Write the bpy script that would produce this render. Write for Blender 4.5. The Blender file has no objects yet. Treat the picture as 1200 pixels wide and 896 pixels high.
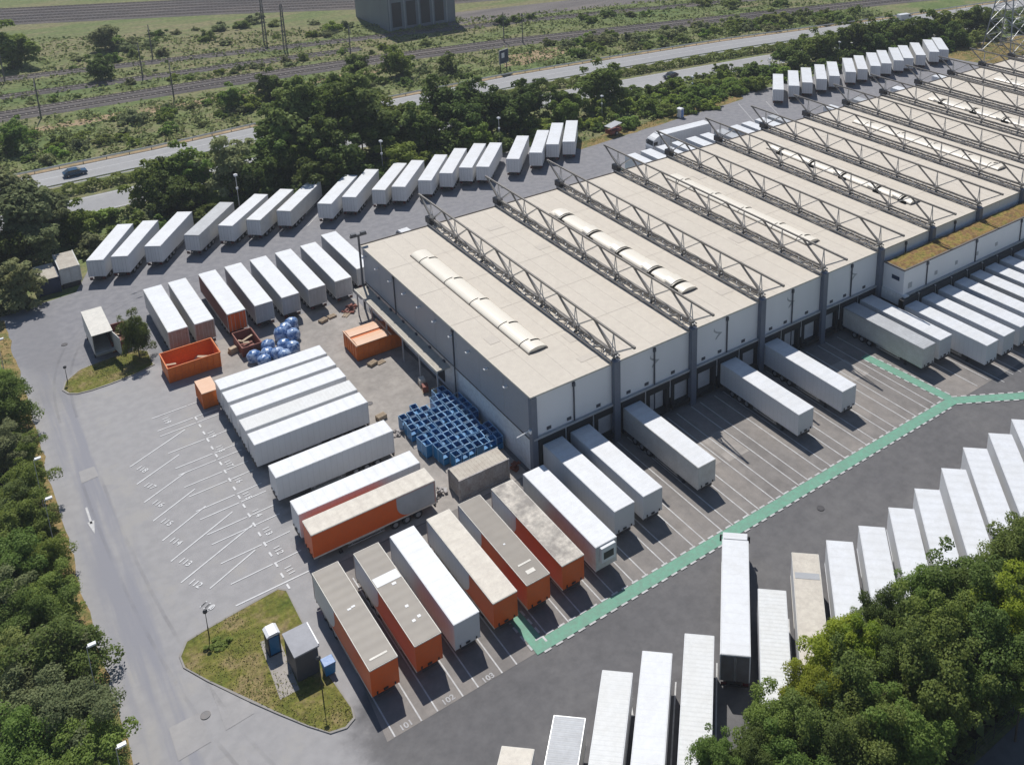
import bpy, bmesh, math, random
import numpy as np
from mathutils import Vector, Matrix, Euler
rnd = random.Random(11)
SC = bpy.context.scene
COL = SC.collection
R = math.radians
PI = math.pi

# ------------------------------------------------------------------ helpers
class MB:
    """collects polygons, builds ONE mesh object"""
    def __init__(s): s.v=[]; s.f=[]; s.m=[]
    def poly(s, pts, mi=0):
        n=len(s.v); s.v+=[tuple(p) for p in pts]; s.f.append(tuple(range(n,n+len(pts)))); s.m.append(mi); return s
    def add(s, vs, fs, mi=0):
        n=len(s.v); s.v+=[tuple(p) for p in vs]
        for f in fs: s.f.append(tuple(i+n for i in f)); s.m.append(mi)
        return s
    def box(s, x0,x1,y0,y1,z0,z1, mi=0):
        v=[(x0,y0,z0),(x1,y0,z0),(x1,y1,z0),(x0,y1,z0),(x0,y0,z1),(x1,y0,z1),(x1,y1,z1),(x0,y1,z1)]
        return s.add(v,[(0,3,2,1),(4,5,6,7),(0,1,5,4),(1,2,6,5),(2,3,7,6),(3,0,4,7)],mi)
    def prism(s, poly, axis, a, b, mi=0):
        """closed polygon (list of 2D) swept from a to b along axis"""
        def P(p,t):
            if axis=='x': return (t,p[0],p[1])
            if axis=='y': return (p[0],t,p[1])
            return (p[0],p[1],t)
        n=len(poly); vs=[P(p,a) for p in poly]+[P(p,b) for p in poly]
        fs=[tuple(range(n))[::-1],tuple(range(n,2*n))]+[(i,(i+1)%n,n+(i+1)%n,n+i) for i in range(n)]
        return s.add(vs,fs,mi)
    def tube(s, p0,p1,r0,r1=None,n=6,mi=0,caps=True):
        r1=r0 if r1 is None else r1
        a=Vector(p0); b=Vector(p1); d=(b-a)
        if d.length<1e-6: return s
        d.normalize(); u=d.orthogonal().normalized(); w=d.cross(u)
        vs=[]
        for c,r in ((a,r0),(b,r1)):
            for i in range(n):
                t=2*PI*i/n+.3; vs.append(c+u*(math.cos(t)*r)+w*(math.sin(t)*r))
        fs=[(i,(i+1)%n,n+(i+1)%n,n+i) for i in range(n)]
        if caps: fs+=[tuple(range(n))[::-1],tuple(range(n,2*n))]
        return s.add(vs,fs,mi)
    def bar(s, p0,p1,w,h,mi=0):
        a=Vector(p0); b=Vector(p1); d=(b-a).normalized()
        up=Vector((0,0,1)) if abs(d.z)<.95 else Vector((1,0,0))
        sx=d.cross(up).normalized()*(w/2); sy=sx.cross(d).normalized()*(h/2)
        vs=[c+i*sx+j*sy for c in (a,b) for i,j in ((-1,-1),(1,-1),(1,1),(-1,1))]
        return s.add(vs,[(0,1,2,3),(7,6,5,4),(0,4,5,1),(1,5,6,2),(2,6,7,3),(3,7,4,0)],mi)
    def lathe(s, prof, n=16, mi=0, c=(0,0)):
        vs=[]; fs=[]
        for r,z in prof:
            for i in range(n):
                t=2*PI*i/n; vs.append((c[0]+r*math.cos(t),c[1]+r*math.sin(t),z))
        for k in range(len(prof)-1):
            for i in range(n): fs.append((k*n+i,k*n+(i+1)%n,(k+1)*n+(i+1)%n,(k+1)*n+i))
        fs.append(tuple(range(n))[::-1]); fs.append(tuple((len(prof)-1)*n+i for i in range(n)))
        return s.add(vs,fs,mi)
    def build(s, name, mats, parent=None, loc=None, rz=0, smooth=False):
        me=bpy.data.meshes.new(name); me.from_pydata(s.v,[],s.f); 
        if not isinstance(mats,(list,tuple)): mats=[mats]
        for m in mats: me.materials.append(m)
        me.polygons.foreach_set('material_index', s.m)
        if smooth: me.polygons.foreach_set('use_smooth',[True]*len(s.f))
        me.update()
        bm=bmesh.new(); bm.from_mesh(me); bmesh.ops.recalc_face_normals(bm,faces=bm.faces[:]); bm.to_mesh(me); bm.free()
        return link(name,me,parent,loc,rz)

def link(name, me, parent=None, loc=None, rz=0):
    o=bpy.data.objects.new(name,me); COL.objects.link(o)
    if parent: o.parent=parent
    if loc: o.location=loc
    if rz: o.rotation_euler=(0,0,rz)
    return o
def thing(name, label, cat, loc=(0,0,0), rz=0, group=None):
    o=bpy.data.objects.new(name,None); COL.objects.link(o); o.empty_display_size=.2
    o.location=loc; o.rotation_euler=(0,0,rz); return tag(o,label,cat,group)
def tag(o, label, cat, group=None, kind=None):
    o['label']=label; o['category']=cat
    if group: o['group']=group
    if kind: o['kind']=kind
    return o
def struct(o, label=None):
    o['kind']='structure'
    return o
def kids(o): return [c for c in bpy.data.objects if c.parent==o]
CH={}
def remember(root):
    """cache the part tree so copies do not have to search"""
    allp={}
    for c in bpy.data.objects:
        if c.parent: allp.setdefault(c.parent.name,[]).append(c)
    CH[root.name]=(root,[(c,allp.get(c.name,[])) for c in allp.get(root.name,[])])
def dup(root, loc, rz=0, label=None, group=None):
    r=root.copy(); COL.objects.link(r); r.location=loc; r.rotation_euler=(0,0,rz)
    if label: r['label']=label
    if group: r['group']=group
    for c,gs in CH[root.name][1]:
        k=c.copy(); COL.objects.link(k); k.parent=r
        for g in gs:
            h=g.copy(); COL.objects.link(h); h.parent=k
    return r
ORD='first second third fourth fifth sixth seventh eighth ninth tenth eleventh twelfth thirteenth fourteenth fifteenth sixteenth seventeenth eighteenth nineteenth twentieth'.split()
TENS={2:('twenty','twentieth'),3:('thirty','thirtieth'),4:('forty','fortieth'),5:('fifty','fiftieth'),6:('sixty','sixtieth'),7:('seventy','seventieth'),8:('eighty','eightieth'),9:('ninety','ninetieth')}
def od(i):
    i+=1
    if i<=20: return ORD[i-1]
    if i>=100: return 'hundredth' if i==100 else 'hundred and '+od(i-101)
    return TENS[i//10][1] if i%10==0 else TENS[i//10][0]+'-'+ORD[i%10-1]

# ------------------------------------------------------------------ materials
def nt(name):
    m=bpy.data.materials.new(name); m.use_nodes=True; t=m.node_tree; return m,t,t.nodes,t.links
def mat(name, col, rough=.6, metal=0., dirt=0., dcol=None, scale=.6, coord='Object', rand=0., bump=0., bscale=8., spec=.5, detail=4, stretch=None, dirt2=0., d2col=None, d2scale=6., contrast=.15):
    """plain paint / concrete etc. with noise-driven dirt, per-object variation and bump"""
    m,t,N,L=nt(name); b=N['Principled BSDF']
    b.inputs['Roughness'].default_value=rough; b.inputs['Metallic'].default_value=metal
    b.inputs['Specular IOR Level'].default_value=spec
    tc=N.new('ShaderNodeTexCoord'); oi=N.new('ShaderNodeObjectInfo')
    mp=N.new('ShaderNodeMapping'); 
    if coord=='World':
        g=N.new('ShaderNodeNewGeometry'); L.new(g.outputs['Position'],mp.inputs[0])
    else:
        ad=N.new('ShaderNodeVectorMath'); ad.operation='MULTIPLY_ADD'
        L.new(oi.outputs['Random'],ad.inputs[0]); ad.inputs[1].default_value=(91,57,33); L.new(tc.outputs['Object'],ad.inputs[2]); L.new(ad.outputs[0],mp.inputs[0])
    if stretch: mp.inputs['Scale'].default_value=stretch
    cur=None
    rgb=N.new('ShaderNodeRGB'); rgb.outputs[0].default_value=(*col,1); cur=rgb.outputs[0]
    def layer(cur,amt,dc,sc,off,con):
        n=N.new('ShaderNodeTexNoise'); n.inputs['Scale'].default_value=sc; n.inputs['Detail'].default_value=detail; n.inputs['Roughness'].default_value=.65
        L.new(mp.outputs[0],n.inputs['Vector'])
        r=N.new('ShaderNodeMapRange'); r.inputs[1].default_value=.5-con; r.inputs[2].default_value=.5+con; r.inputs[4].default_value=amt
        L.new(n.outputs['Fac'],r.inputs[0])
        x=N.new('ShaderNodeMix'); x.data_type='RGBA'; L.new(r.outputs[0],x.inputs[0]); L.new(cur,x.inputs[6]); x.inputs[7].default_value=(*dc,1)
        return x.outputs[2]
    if dirt>0: cur=layer(cur,dirt,dcol or tuple(c*.5 for c in col),scale,0,contrast)
    if dirt2>0: cur=layer(cur,dirt2,d2col or tuple(c*.5 for c in col),d2scale,3,contrast)
    if rand>0:
        h=N.new('ShaderNodeHueSaturation'); mr=N.new('ShaderNodeMapRange'); mr.inputs[3].default_value=1-rand; mr.inputs[4].default_value=1+rand
        L.new(oi.outputs['Random'],mr.inputs[0]); L.new(mr.outputs[0],h.inputs['Value']); L.new(cur,h.inputs['Color']); cur=h.outputs[0]
    L.new(cur,b.inputs['Base Color'])
    if bump>0:
        n=N.new('ShaderNodeTexNoise'); n.inputs['Scale'].default_value=bscale; n.inputs['Detail'].default_value=5; L.new(mp.outputs[0],n.inputs['Vector'])
        bp=N.new('ShaderNodeBump'); bp.inputs['Strength'].default_value=bump; bp.inputs['Distance'].default_value=.05; L.new(n.outputs['Fac'],bp.inputs['Height']); L.new(bp.outputs[0],b.inputs['Normal'])
    return m
def ribbed(name, col, gap, dcol, dirt, period, depth=.5, rough=.5, scale=.5, linedark=.12):
    """trailer roof: cross ribs every `period` metres along local Y, with stains"""
    m=mat(name,col,rough,dirt=dirt,dcol=dcol,scale=scale,contrast=.12,dirt2=dirt*.5,d2col=gap,d2scale=2.5)
    N=m.node_tree.nodes; L=m.node_tree.links; b=N['Principled BSDF']
    tc=N.new('ShaderNodeTexCoord'); sp=N.new('ShaderNodeSeparateXYZ'); L.new(tc.outputs['Object'],sp.inputs[0])
    a=N.new('ShaderNodeMath'); a.operation='MULTIPLY'; a.inputs[1].default_value=1/period; L.new(sp.outputs[1],a.inputs[0])
    f=N.new('ShaderNodeMath'); f.operation='FRACT'; L.new(a.outputs[0],f.inputs[0])
    r=N.new('ShaderNodeMapRange'); r.inputs[1].default_value=.0; r.inputs[2].default_value=min(.5,.1/period); r.inputs[3].default_value=linedark; r.inputs[4].default_value=0; L.new(f.outputs[0],r.inputs[0])
    x=N.new('ShaderNodeMix'); x.data_type='RGBA'; src=b.inputs['Base Color'].links[0].from_socket
    L.new(r.outputs[0],x.inputs[0]); L.new(src,x.inputs[6]); x.inputs[7].default_value=(*gap,1); L.new(x.outputs[2],b.inputs['Base Color'])
    w=N.new('ShaderNodeMath'); w.operation='SINE'; a2=N.new('ShaderNodeMath'); a2.operation='MULTIPLY'; a2.inputs[1].default_value=2*PI; L.new(a.outputs[0],a2.inputs[0]); L.new(a2.outputs[0],w.inputs[0])
    bp=N.new('ShaderNodeBump'); bp.inputs['Strength'].default_value=depth; bp.inputs['Distance'].default_value=.03; L.new(w.outputs[0],bp.inputs['Height']); L.new(bp.outputs[0],b.inputs['Normal'])
    return m
def leafmat(name, col, col2, rand=.3, hue=.02, trans=.5):
    m,t,N,L=nt(name); N.remove(N['Principled BSDF']); out=N['Material Output']
    g=N.new('ShaderNodeNewGeometry'); oi=N.new('ShaderNodeObjectInfo')
    mx=N.new('ShaderNodeMix'); mx.data_type='RGBA'; L.new(g.outputs['Random Per Island'],mx.inputs[0]); mx.inputs[6].default_value=(*col,1); mx.inputs[7].default_value=(*col2,1)
    h=N.new('ShaderNodeHueSaturation'); mr=N.new('ShaderNodeMapRange'); mr.inputs[3].default_value=1-rand; mr.inputs[4].default_value=1+rand
    L.new(oi.outputs['Random'],mr.inputs[0]); L.new(mr.outputs[0],h.inputs['Value']); L.new(mx.outputs[2],h.inputs['Color'])
    m2=N.new('ShaderNodeMapRange'); m2.inputs[3].default_value=.5-hue; m2.inputs[4].default_value=.5+hue
    w=N.new('ShaderNodeTexWhiteNoise'); w.noise_dimensions='1D'; L.new(oi.outputs['Random'],w.inputs['W']); L.new(w.outputs['Value'],m2.inputs[0]); L.new(m2.outputs[0],h.inputs['Hue'])
    d=N.new('ShaderNodeBsdfDiffuse'); tr=N.new('ShaderNodeBsdfTranslucent'); gl=N.new('ShaderNodeBsdfGlossy'); gl.inputs['Roughness'].default_value=.55; gl.inputs[0].default_value=(.5,.6,.35,1)
    L.new(h.outputs[0],d.inputs[0]); L.new(h.outputs[0],tr.inputs[0])
    a=N.new('ShaderNodeMixShader'); a.inputs[0].default_value=trans; L.new(d.outputs[0],a.inputs[1]); L.new(tr.outputs[0],a.inputs[2])
    a2=N.new('ShaderNodeMixShader'); a2.inputs[0].default_value=.03; L.new(a.outputs[0],a2.inputs[1]); L.new(gl.outputs[0],a2.inputs[2]); L.new(a2.outputs[0],out.inputs[0])
    return m
def ground3(name, stops, scale=.05, fine=1.2, fineamt=.35, rough=.9, bump=.6, stretch=(1,1,1), bscale=3., pos=(.35,.5,.65)):
    """ground sheet: colour ramp over a large noise, broken by a fine one (world coordinates)"""
    m,t,N,L=nt(name); b=N['Principled BSDF']; b.inputs['Roughness'].default_value=rough; b.inputs['Specular IOR Level'].default_value=.2
    g=N.new('ShaderNodeNewGeometry'); mp=N.new('ShaderNodeMapping'); mp.inputs['Scale'].default_value=stretch; L.new(g.outputs['Position'],mp.inputs[0])
    n=N.new('ShaderNodeTexNoise'); n.inputs['Scale'].default_value=scale; n.inputs['Detail'].default_value=8; n.inputs['Roughness'].default_value=.68; L.new(mp.outputs[0],n.inputs['Vector'])
    r=N.new('ShaderNodeValToRGB'); e=r.color_ramp.elements
    while len(e)<len(stops): e.new(.5)
    for k,(c,p) in enumerate(zip(stops,pos)): e[k].position=p; e[k].color=(*c,1)
    L.new(n.outputs['Fac'],r.inputs[0])
    f=N.new('ShaderNodeTexNoise'); f.inputs['Scale'].default_value=fine; f.inputs['Detail'].default_value=6; f.inputs['Roughness'].default_value=.7; L.new(g.outputs['Position'],f.inputs['Vector'])
    mr=N.new('ShaderNodeMapRange'); mr.inputs[1].default_value=.3; mr.inputs[2].default_value=.7; mr.inputs[3].default_value=1-fineamt; mr.inputs[4].default_value=1+fineamt; L.new(f.outputs['Fac'],mr.inputs[0])
    h=N.new('ShaderNodeHueSaturation'); L.new(r.outputs[0],h.inputs['Color']); L.new(mr.outputs[0],h.inputs['Value']); L.new(h.outputs[0],b.inputs['Base Color'])
    if bump>0:
        f2=N.new('ShaderNodeTexNoise'); f2.inputs['Scale'].default_value=bscale; f2.inputs['Detail'].default_value=4; L.new(g.outputs['Position'],f2.inputs['Vector'])
        bp=N.new('ShaderNodeBump'); bp.inputs['Strength'].default_value=bump; bp.inputs['Distance'].default_value=.1; L.new(f2.outputs['Fac'],bp.inputs['Height']); L.new(bp.outputs[0],b.inputs['Normal'])
    return m
M={}
M['white']=mat('white_paint',(.73,.735,.745),.45,dirt=.22,dcol=(.60,.59,.56),scale=.5,rand=.04,dirt2=.15,d2col=(.62,.61,.58),d2scale=3)
def stripes(m,period,amt):
    N=m.node_tree.nodes; L=m.node_tree.links; b=N['Principled BSDF']; tc=N.new('ShaderNodeTexCoord'); sp=N.new('ShaderNodeSeparateXYZ'); L.new(tc.outputs['Object'],sp.inputs[0])
    a=N.new('ShaderNodeMath'); a.operation='MULTIPLY'; a.inputs[1].default_value=1/period; L.new(sp.outputs[1],a.inputs[0])
    f=N.new('ShaderNodeMath'); f.operation='FRACT'; L.new(a.outputs[0],f.inputs[0])
    r=N.new('ShaderNodeMapRange'); r.inputs[1].default_value=0; r.inputs[2].default_value=.12; r.inputs[3].default_value=1-amt; r.inputs[4].default_value=1; L.new(f.outputs[0],r.inputs[0])
    h=N.new('ShaderNodeHueSaturation'); L.new(b.inputs['Base Color'].links[0].from_socket,h.inputs['Color']); L.new(r.outputs[0],h.inputs['Value']); L.new(h.outputs[0],b.inputs['Base Color'])
stripes(M['white'],.68,.14)
M['offwhite']=mat('aged_white_paint',(.66,.65,.62),.5,dirt=.45,dcol=(.45,.43,.39),scale=.7,rand=.05,dirt2=.3,d2col=(.42,.38,.33),d2scale=4)
M['grey_paint']=mat('grey_paint',(.42,.43,.44),.5,dirt=.4,dcol=(.30,.30,.30),scale=.9,rand=.04)
M['dusty']=mat('dusty_door_paint',(.40,.31,.26),.7,dirt=.6,dcol=(.28,.17,.12),scale=.8,dirt2=.3,d2col=(.5,.45,.4),d2scale=5)
M['orange']=mat('orange_paint',(.76,.118,.006),.45,dirt=.3,dcol=(.58,.08,.006),scale=.7,rand=.05,dirt2=.2,d2col=(.45,.12,.05),d2scale=4)
M['bright_orange']=mat('skip_orange_paint',(.74,.175,.008),.5,dirt=.35,dcol=(.58,.115,.008),scale=.8,dirt2=.25,d2col=(.25,.06,.03),d2scale=4)
M['rusty_red']=mat('rusty_red_paint',(.23,.05,.03),.65,dirt=.6,dcol=(.13,.04,.03),scale=1.2,dirt2=.3,d2col=(.3,.12,.07),d2scale=5)
M['peach']=mat('faded_orange_lid',(.74,.47,.31),.55,dirt=.4,dcol=(.66,.36,.2),scale=1.2)
M['rwhite']=ribbed('white_roof',(.76,.77,.785),(.50,.50,.49),(.60,.59,.56),.35,1.15,.35,linedark=.3)
M['rwhite_fine']=ribbed('white_corrugated_roof',(.73,.73,.71),(.40,.40,.38),(.64,.62,.57),.35,.42,.4,linedark=.14)
M['rgrey']=ribbed('grey_corrugated_roof',(.52,.53,.54),(.22,.22,.22),(.35,.35,.35),.4,.36,.4,linedark=.22)
M['rcream']=ribbed('cream_roof',(.66,.60,.50),(.30,.26,.22),(.48,.42,.35),.45,1.15,.3,scale=.9)
M['rdirty']=ribbed('stained_cream_roof',(.62,.56,.47),(.18,.15,.13),(.17,.15,.13),.9,1.15,.3,scale=.55)
M['rbrown']=ribbed('grey_brown_roof',(.245,.21,.168),(.2,.18,.16),(.175,.148,.118),.5,1.15,.15,scale=.45,linedark=.05)
M['roofedge']=mat('roof_edge_trim',(.70,.66,.58),.5,dirt=.3,scale=2)
M['steel']=mat('dark_steel',(.05,.05,.055),.5,.3,dirt=.4,dcol=(.10,.08,.07),scale=3)
M['alu']=mat('aluminium_rail',(.55,.56,.57),.35,.6,dirt=.3,scale=3)
M['rubber']=mat('tyre_rubber',(.018,.018,.019),.8,dirt=.3,dcol=(.06,.055,.05),scale=5)
M['hub']=mat('wheel_hub',(.42,.42,.43),.4,.5)
M['red_lamp']=mat('red_lamp',(.10,.015,.015),.25)
M['black']=mat('black_plastic',(.015,.016,.018),.5,dirt=.3,dcol=(.04,.04,.04),scale=4)
M['blue']=mat('blue_painted_steel',(.008,.155,.37),.4,dirt=.35,dcol=(.02,.23,.48),scale=2.5,rand=.2)
M['blue_rim']=mat('blue_grey_tube',(.32,.56,.80),.45,.0,dirt=.3,scale=5,rand=.1)
M['blue_wrap']=mat('blue_plastic_wrap',(.014,.10,.32),.25,dirt=.8,dcol=(.50,.62,.80),scale=1.6,bump=.9,bscale=3.5,contrast=.1)
M['navy']=mat('navy_panel',(.010,.022,.06),.5,dirt=.3,dcol=(.02,.05,.12),scale=2)
M['bluebin']=mat('blue_bin_plastic',(.04,.16,.42),.4,dirt=.4,dcol=(.35,.45,.6),scale=4)
M['glass']=mat('dark_glass',(.02,.025,.03),.08,spec=.8)
M['carblue']=mat('blue_car_paint',(.012,.055,.115),.25,.2)
M['carblack']=mat('black_car_paint',(.02,.022,.026),.25,.2)
M['carsilver']=mat('silver_car_paint',(.42,.44,.46),.3,.4)
# building
M['roof']=mat('beige_roof_membrane',(.665,.60,.505),.85,dirt=.3,dcol=(.565,.505,.425),scale=.16,coord='World',dirt2=.32,d2col=(.50,.44,.37),d2scale=1.3,detail=6)
M['seam']=mat('roof_seam',(.60,.54,.46),.85,dirt=.4,dcol=(.53,.47,.40),scale=1.5,coord='World')
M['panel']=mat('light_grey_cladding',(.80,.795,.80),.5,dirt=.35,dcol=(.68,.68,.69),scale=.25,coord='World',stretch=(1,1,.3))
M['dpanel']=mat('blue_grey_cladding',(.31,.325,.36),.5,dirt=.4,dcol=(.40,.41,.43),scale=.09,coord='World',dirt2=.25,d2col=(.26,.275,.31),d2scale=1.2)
M['cwhite']=mat('whitewashed_concrete',(.80,.81,.82),.8,dirt=.35,dcol=(.62,.62,.61),scale=.5,coord='World',dirt2=.3,d2col=(.36,.35,.33),d2scale=2.2)
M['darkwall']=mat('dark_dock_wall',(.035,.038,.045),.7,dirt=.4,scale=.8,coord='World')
M['column']=mat('blue_grey_column',(.15,.17,.215),.5,dirt=.4,dcol=(.11,.125,.16),scale=1.5,coord='World')
M['trussm']=mat('brown_grey_truss_steel',(.185,.165,.145),.6,dirt=.5,dcol=(.30,.275,.245),scale=1.2,coord='World')
M['trusslight']=mat('galvanised_strut',(.50,.50,.50),.5,.3,dirt=.4,scale=2,coord='World')
M['beam']=mat('silver_gutter_beam',(.45,.46,.48),.5,.2,dirt=.3,scale=1,coord='World')
M['trim']=mat('dark_roof_trim',(.16,.135,.115),.7,dirt=.3,scale=2)
M['lightcap']=mat('pale_roof_edge',(.62,.58,.50),.7,dirt=.4,scale=2)
M['skylight']=mat('cream_acrylic_skylight',(.86,.79,.665),.35,dirt=.25,dcol=(.80,.72,.6),scale=.6,coord='World')
M['skyjoint']=mat('skylight_joint',(.012,.011,.008),.9,spec=.1)
M['lampwhite']=mat('white_lamp_housing',(.8,.8,.8),.4)
M['canopy']=mat('weathered_canopy_roof',(.55,.50,.42),.85,dirt=.6,dcol=(.36,.33,.28),scale=1.2,dirt2=.3,d2scale=5)
M['doorpale']=mat('pale_dock_door',(.60,.60,.61),.5,dirt=.3,scale=1)
M['sedum']=ground3('sedum_mat',((.11,.13,.03),(.27,.20,.06),(.22,.12,.06),(.16,.17,.05)),.55,2.6,.5,bump=1.,bscale=5,pos=(.34,.46,.56,.66))
# grounds
M['earth']=ground3('grassy_earth',((.105,.15,.045),(.15,.185,.065),(.215,.20,.10),(.12,.16,.052)),.045,.9,.45,bscale=1.2,pos=(.36,.47,.56,.66))
M['field']=ground3('dry_meadow',((.11,.155,.05),(.15,.175,.065),(.215,.19,.10),(.125,.165,.055)),.03,.7,.45,bscale=1.,pos=(.34,.45,.55,.68),stretch=(.35,1.4,1))
M['verge']=ground3('dry_verge',((.21,.17,.06),(.30,.21,.09),(.12,.14,.04),(.36,.25,.13)),.35,2.2,.4,bscale=5,pos=(.34,.48,.58,.68))
M['island']=ground3('patchy_lawn',((.10,.125,.022),(.165,.16,.035),(.27,.205,.10),(.13,.14,.03)),.28,2.2,.45,bscale=6,pos=(.36,.5,.62,.7))
M['soil']=ground3('leaf_litter',((.05,.045,.025),(.09,.075,.04),(.06,.075,.025)),.4,2.,.4)
M['dryearth']=ground3('bare_earth',((.42,.31,.20),(.34,.25,.15),(.20,.17,.08)),.12,1.,.3)
M['asphalt']=ground3('dark_asphalt',((.130,.126,.127),(.144,.139,.139),(.163,.157,.154)),.10,.8,.12,bump=.12,rough=.85,pos=(.35,.5,.66))
M['apron']=ground3('worn_brown_asphalt',((.195,.180,.168),(.24,.22,.203),(.295,.265,.238)),.16,.6,.16,bump=.12,rough=.85,stretch=(1,.35,1))
M['lightlot']=ground3('bleached_asphalt',((.33,.318,.315),(.36,.346,.338),(.40,.382,.365)),.07,.8,.09,bump=.1,rough=.9)
def yardmat():
    m=M['asphalt']; t=m.node_tree; N=t.nodes; L=t.links; b=N['Principled BSDF']; base=b.inputs['Base Color'].links[0].from_socket
    g=N.new('ShaderNodeNewGeometry'); sp=N.new('ShaderNodeSeparateXYZ'); L.new(g.outputs['Position'],sp.inputs[0])
    nz=N.new('ShaderNodeTexNoise'); nz.inputs['Scale'].default_value=.22; nz.inputs['Detail'].default_value=7; nz.inputs['Roughness'].default_value=.65; L.new(g.outputs['Position'],nz.inputs['Vector'])
    fn=N.new('ShaderNodeTexNoise'); fn.inputs['Scale'].default_value=.9; fn.inputs['Detail'].default_value=6; L.new(g.outputs['Position'],fn.inputs['Vector'])
    mp=N.new('ShaderNodeMapping'); mp.inputs['Scale'].default_value=(1,.06,1); L.new(g.outputs['Position'],mp.inputs[0])
    st=N.new('ShaderNodeTexNoise'); st.inputs['Scale'].default_value=.8; st.inputs['Detail'].default_value=5; L.new(mp.outputs[0],st.inputs['Vector'])
    def M2(op,a,b2,c=None):
        n=N.new('ShaderNodeMath'); n.operation=op
        for k,v in enumerate((a,b2,c)):
            if v is None: continue
            if isinstance(v,(int,float)): n.inputs[k].default_value=v
            else: L.new(v,n.inputs[k])
        return n.outputs[0]
    def ss(v,lo,hi):
        n=N.new('ShaderNodeMapRange'); n.interpolation_type='SMOOTHSTEP'; n.inputs[1].default_value=lo; n.inputs[2].default_value=hi; L.new(v,n.inputs[0]); return n.outputs[0]
    def ramp(f,a,b2):
        n=N.new('ShaderNodeMix'); n.data_type='RGBA'; L.new(f,n.inputs[0])
        for k,v in ((6,a),(7,b2)):
            if isinstance(v,tuple): n.inputs[k].default_value=(*v,1)
            else: L.new(v,n.inputs[k])
        return n.outputs[2]
    x=sp.outputs[0]; y=sp.outputs[1]; wob=M2('MULTIPLY_ADD',nz.outputs['Fac'],7.,-3.5)
    nf=ss(M2('ADD',y,wob),45,52); fi=ss(fn.outputs['Fac'],.3,.7)
    cur=ramp(nf,base,ramp(fi,(.225,.221,.232),(.272,.265,.272)))
    w=M2('MULTIPLY',ss(M2('ADD',M2('SUBTRACT',wob,x),M2('MULTIPLY',ss(y,-20.,-10.),5.)),27.5,31.),ss(M2('ADD',M2('SUBTRACT',M2('MULTIPLY',x,-.6),y),wob),-35.5,-31.))
    light=ramp(fi,(.322,.312,.310),(.362,.350,.346)); light=ramp(ss(nz.outputs['Fac'],.52,.68),light,(.366,.350,.333))
    lane=M2('MULTIPLY',M2('SUBTRACT',1.,ss(M2('ABSOLUTE',M2('ADD',x,41.4),0.),1.2,3.2)),ss(st.outputs['Fac'],.36,.60))
    light=ramp(lane,light,(.275,.273,.295))
    cur=ramp(w,cur,light)
    lane2=M2('MULTIPLY',M2('SUBTRACT',1.,ss(M2('ABSOLUTE',M2('ADD',x,41.4),0.),1.5,3.8)),.5)
    L.new(ramp(M2('MULTIPLY',lane2,nf),cur,(.22,.215,.22)),b.inputs['Base Color'])
yardmat()
M['lane']=ground3('worn_lane',((.235,.232,.245),(.265,.26,.272),(.30,.295,.30)),.12,.8,.10,bump=.1,stretch=(1,.12,1),rough=.85)
M['northlot']=ground3('grey_asphalt',((.165,.160,.165),(.185,.179,.182),(.215,.205,.202)),.08,.8,.12,bump=.1,rough=.88)
M['court']=ground3('brown_concrete_yard',((.30,.275,.25),(.345,.315,.285),(.40,.365,.33)),.15,.9,.16,bump=.15,rough=.9)
M['highway']=ground3('highway_asphalt',((.33,.325,.325),(.355,.35,.345),(.385,.38,.375)),.05,.6,.07,bump=.08,stretch=(.2,1,1))
M['paint']=mat('road_paint',(.66,.655,.64),.7,dirt=.65,dcol=(.40,.39,.38),scale=.7,coord='World',dirt2=.5,d2col=(.36,.35,.34),d2scale=4)
M['lotpaint']=mat('worn_white_line_paint',(.74,.74,.73),.7,dirt=.55,dcol=(.52,.51,.51),scale=.7,coord='World',dirt2=.35,d2col=(.48,.47,.47),d2scale=5)
M['fadedpaint']=mat('faded_road_paint',(.56,.555,.55),.8,dirt=.7,dcol=(.40,.39,.39),scale=.5,coord='World',dirt2=.5,d2col=(.36,.35,.345),d2scale=3)
M['green']=mat('green_walkway_paint',(.165,.40,.275),.75,dirt=.4,dcol=(.125,.27,.195),scale=.5,coord='World',dirt2=.55,d2col=(.17,.25,.20),d2scale=2.2)
M['kerb']=mat('kerb_stone',(.33,.31,.285),.85,dirt=.5,dcol=(.22,.2,.18),scale=1.5,coord='World')
M['ballast']=ground3('railway_ballast',((.13,.115,.11),(.165,.148,.138),(.21,.18,.16)),.15,2.,.3,stretch=(.2,1,1),bscale=4)
M['rail']=mat('rail_steel',(.17,.14,.125),.4,.4)
M['sleeper']=mat('sleeper_concrete',(.26,.23,.2),.9)
M['wood']=mat('pale_wood',(.50,.39,.27),.8,dirt=.4,scale=3)
M['rust']=mat('rusty_grey_steel',(.50,.49,.48),.7,dirt=.5,dcol=(.24,.18,.14),scale=1.1,dirt2=.4,d2col=(.14,.09,.07),d2scale=5)
M['rustroof']=mat('weathered_roof_sheet',(.55,.50,.42),.8,dirt=.6,dcol=(.38,.32,.26),scale=.9)
M['dark_door']=mat('dark_grey_door',(.13,.13,.135),.6,dirt=.5,dcol=(.09,.07,.06),scale=1.5)
M['hutroof']=mat('hut_roof',(.36,.36,.38),.7,dirt=.3,scale=1)
M['hutwall']=mat('hut_wall',(.085,.085,.095),.6,dirt=.3,scale=1)
M['hall']=mat('grey_hall_cladding',(.25,.265,.29),.6,dirt=.5,dcol=(.13,.14,.165),scale=.2,stretch=(1,1,.2))
M['pylon']=mat('galvanised_lattice',(.38,.39,.40),.5,.4,dirt=.3,scale=1)
M['mast']=mat('catenary_mast_steel',(.16,.15,.145),.6,.2)
M['bark']=mat('bark',(.09,.07,.05),.9,dirt=.5,scale=4)
M['pipe']=mat('dark_downpipe',(.06,.065,.08),.5)
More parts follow.
